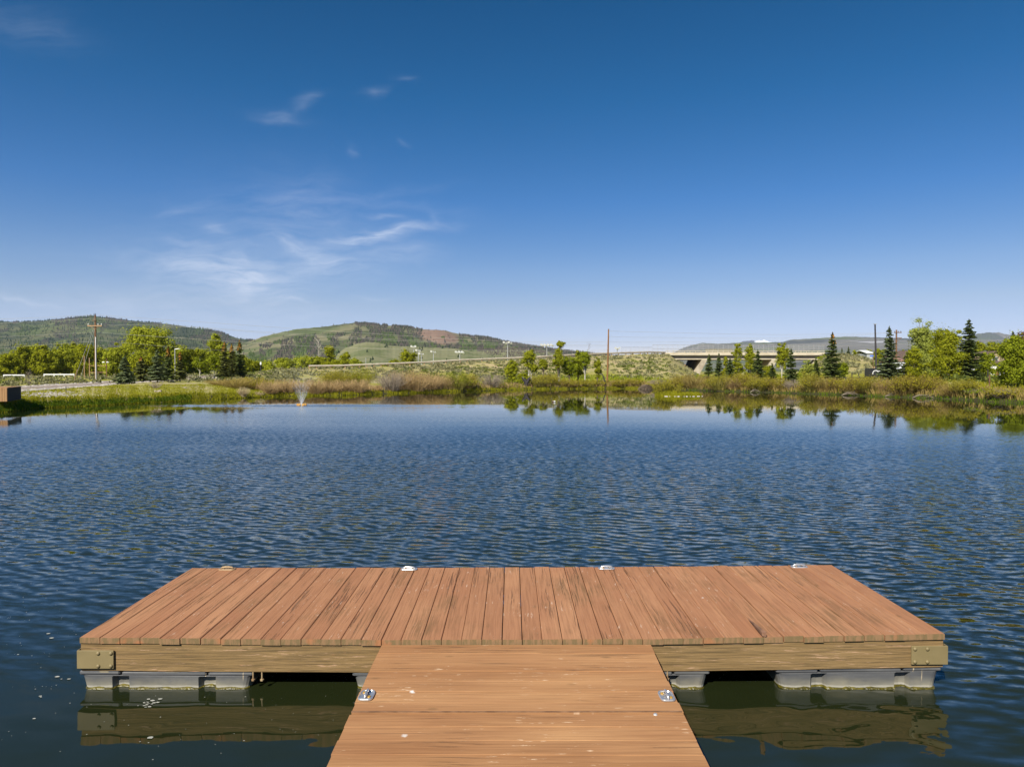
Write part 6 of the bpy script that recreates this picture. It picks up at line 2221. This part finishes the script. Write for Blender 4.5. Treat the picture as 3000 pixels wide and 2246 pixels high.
m = MB()
y = 4.968
k = 0
while y > -2.6:
    w_ = .139
    ya, yb = y - w_, y
    if ya < 4.03 < yb: ya = 4.021
    z0 = .0 + rr.uniform(-.0015, .0015)
    gap = rr.choice([.0005, .0008, .0012])
    x0, x1 = -RXW + rr.uniform(-.004, .004), RXW + .055 + rr.uniform(-.004, .004)
    V = []
    ns = 8
    bv = .002
    for i in range(ns + 1):
        x = x0 + (x1 - x0) * i / ns
        for (yy, dzz) in ((ya + gap, -.038), (ya + gap, -bv), (ya + gap + bv, 0), (yb - gap - bv, 0), (yb - gap, -bv), (yb - gap, -.038)):
            V.append((x, yy - 4.97, rz_(yy) + dzz + z0 + .0012 * math.sin(x * 2 + k)))
    Fs = []
    for i in range(ns):
        for j in range(6):
            j2 = (j + 1) % 6
            Fs.append((i * 6 + j, i * 6 + j2, (i + 1) * 6 + j2, (i + 1) * 6 + j))
    Fs.append(tuple(range(5, -1, -1))); Fs.append(tuple(range(ns * 6, ns * 6 + 6)))
    m.add(V, Fs)
    y = 4.006 if ya == 4.021 else ya
    k += 1
m.build('ramp_boards', M['ramp'], ramp)
for s in (-1, 1):
    m = MB(); m.box((s * (RXW - .03) + .027 + s * .027, -3.7, .20), (.04, 7.3, .14)); m.build('stringer', M['beam'], ramp)
m = MB(); m.box((.027, 4.0265 - 4.97, rz_(4.03) + .001), (RXW * 2 + .05, .009, .004)); 
m.build('hinge_strip', noisy('worn_hinge_edge', (.13, .065, .03), (.30, .16, .08), 14, .7, stretch=(1, 4, 4)), ramp)
cleat(ramp, (at(1068, 2040, 4.20).x + .01, 4.215 - 4.97, rz_(4.215) + .002), 'zinc', .132, .09, math.pi / 2 - .03)
cleat(ramp, (at(1958, 2043, 4.20).x - .01, 4.205 - 4.97, rz_(4.205) + .002), 'zinc', .132, .09, math.pi / 2 + .03)
m = MB()
a = at(1920, 2100, 4.0)
m.tube([(a.x, a.y - 4.97, rz_(4.0) + .001), (a.x, a.y - 4.97, rz_(4.0) + .008)], [.013, .009], 10); m.build('screw', M['steel'], ramp)

# pale pollen flecks and foam drifting by the dock
def fleck(m, u, v, r, asp=1.6):
    d = HCAM * FPX / (v - 1085)
    p = at(u, v, d)
    n = 9
    V = [(p.x + math.cos(6.283 * i / n) * r * asp * R.uniform(.7, 1.1), d + math.sin(6.283 * i / n) * r * R.uniform(.7, 1.1), .004) for i in range(n)]
    m.add(V, [tuple(range(n))])


m = MB()
for (u, v, r) in ((141, 1861, .011), (151, 1874, .013), (168, 1989, .012), (202, 1996, .010), (118, 2047, .008), (100, 2114, .008), (440, 2171, .014), (180, 1996, .005), (120, 2050, .005), (600, 2050, .003), (53, 1923, .006), (205, 2068, .004)): fleck(m, u, v, r)
for i in range(14): fleck(m, R.gauss(432, 14), R.gauss(2072, 8), R.uniform(.006, .013))
for i in range(100):
    u = R.uniform(-10, 720); v = R.uniform(1650, 2240)
    if u > 235 and v < 2035: u = R.uniform(0, 230)
    fleck(m, u, v, R.choice([.0015, .002, .0025, .0035]))
for i in range(16): fleck(m, R.uniform(760, 1000), R.uniform(2045, 2180), R.choice([.0015, .002]))
mf = noisy('pale_foam', (.30, .30, .25), (.46, .45, .40), 20, .8)
m.build('foam_flecks', mf, kind='stuff', label='pale pollen and foam flecks floating beside the dock')

# ------------------------------------------------------------------ thin summer haze over the valley
m = MB(); m.box((0, 3550, 140), (30000, 7300, 286))
hz = m.build('haze', None, kind='stuff', label='thin bluish haze in the valley air')
hm = bpy.data.materials.new('valley_haze'); hm.use_nodes = True
t = NT(hm.node_tree)
out = t.n('ShaderNodeOutputMaterial')
pv = t.n('ShaderNodeVolumePrincipled')
pv.inputs['Color'].default_value = (.60, .78, 1.0, 1)
pv.inputs['Density'].default_value = .00005
pv.inputs['Anisotropy'].default_value = .0
t.l(pv.outputs[0], out.inputs['Volume'])
hz.data.materials.append(hm)
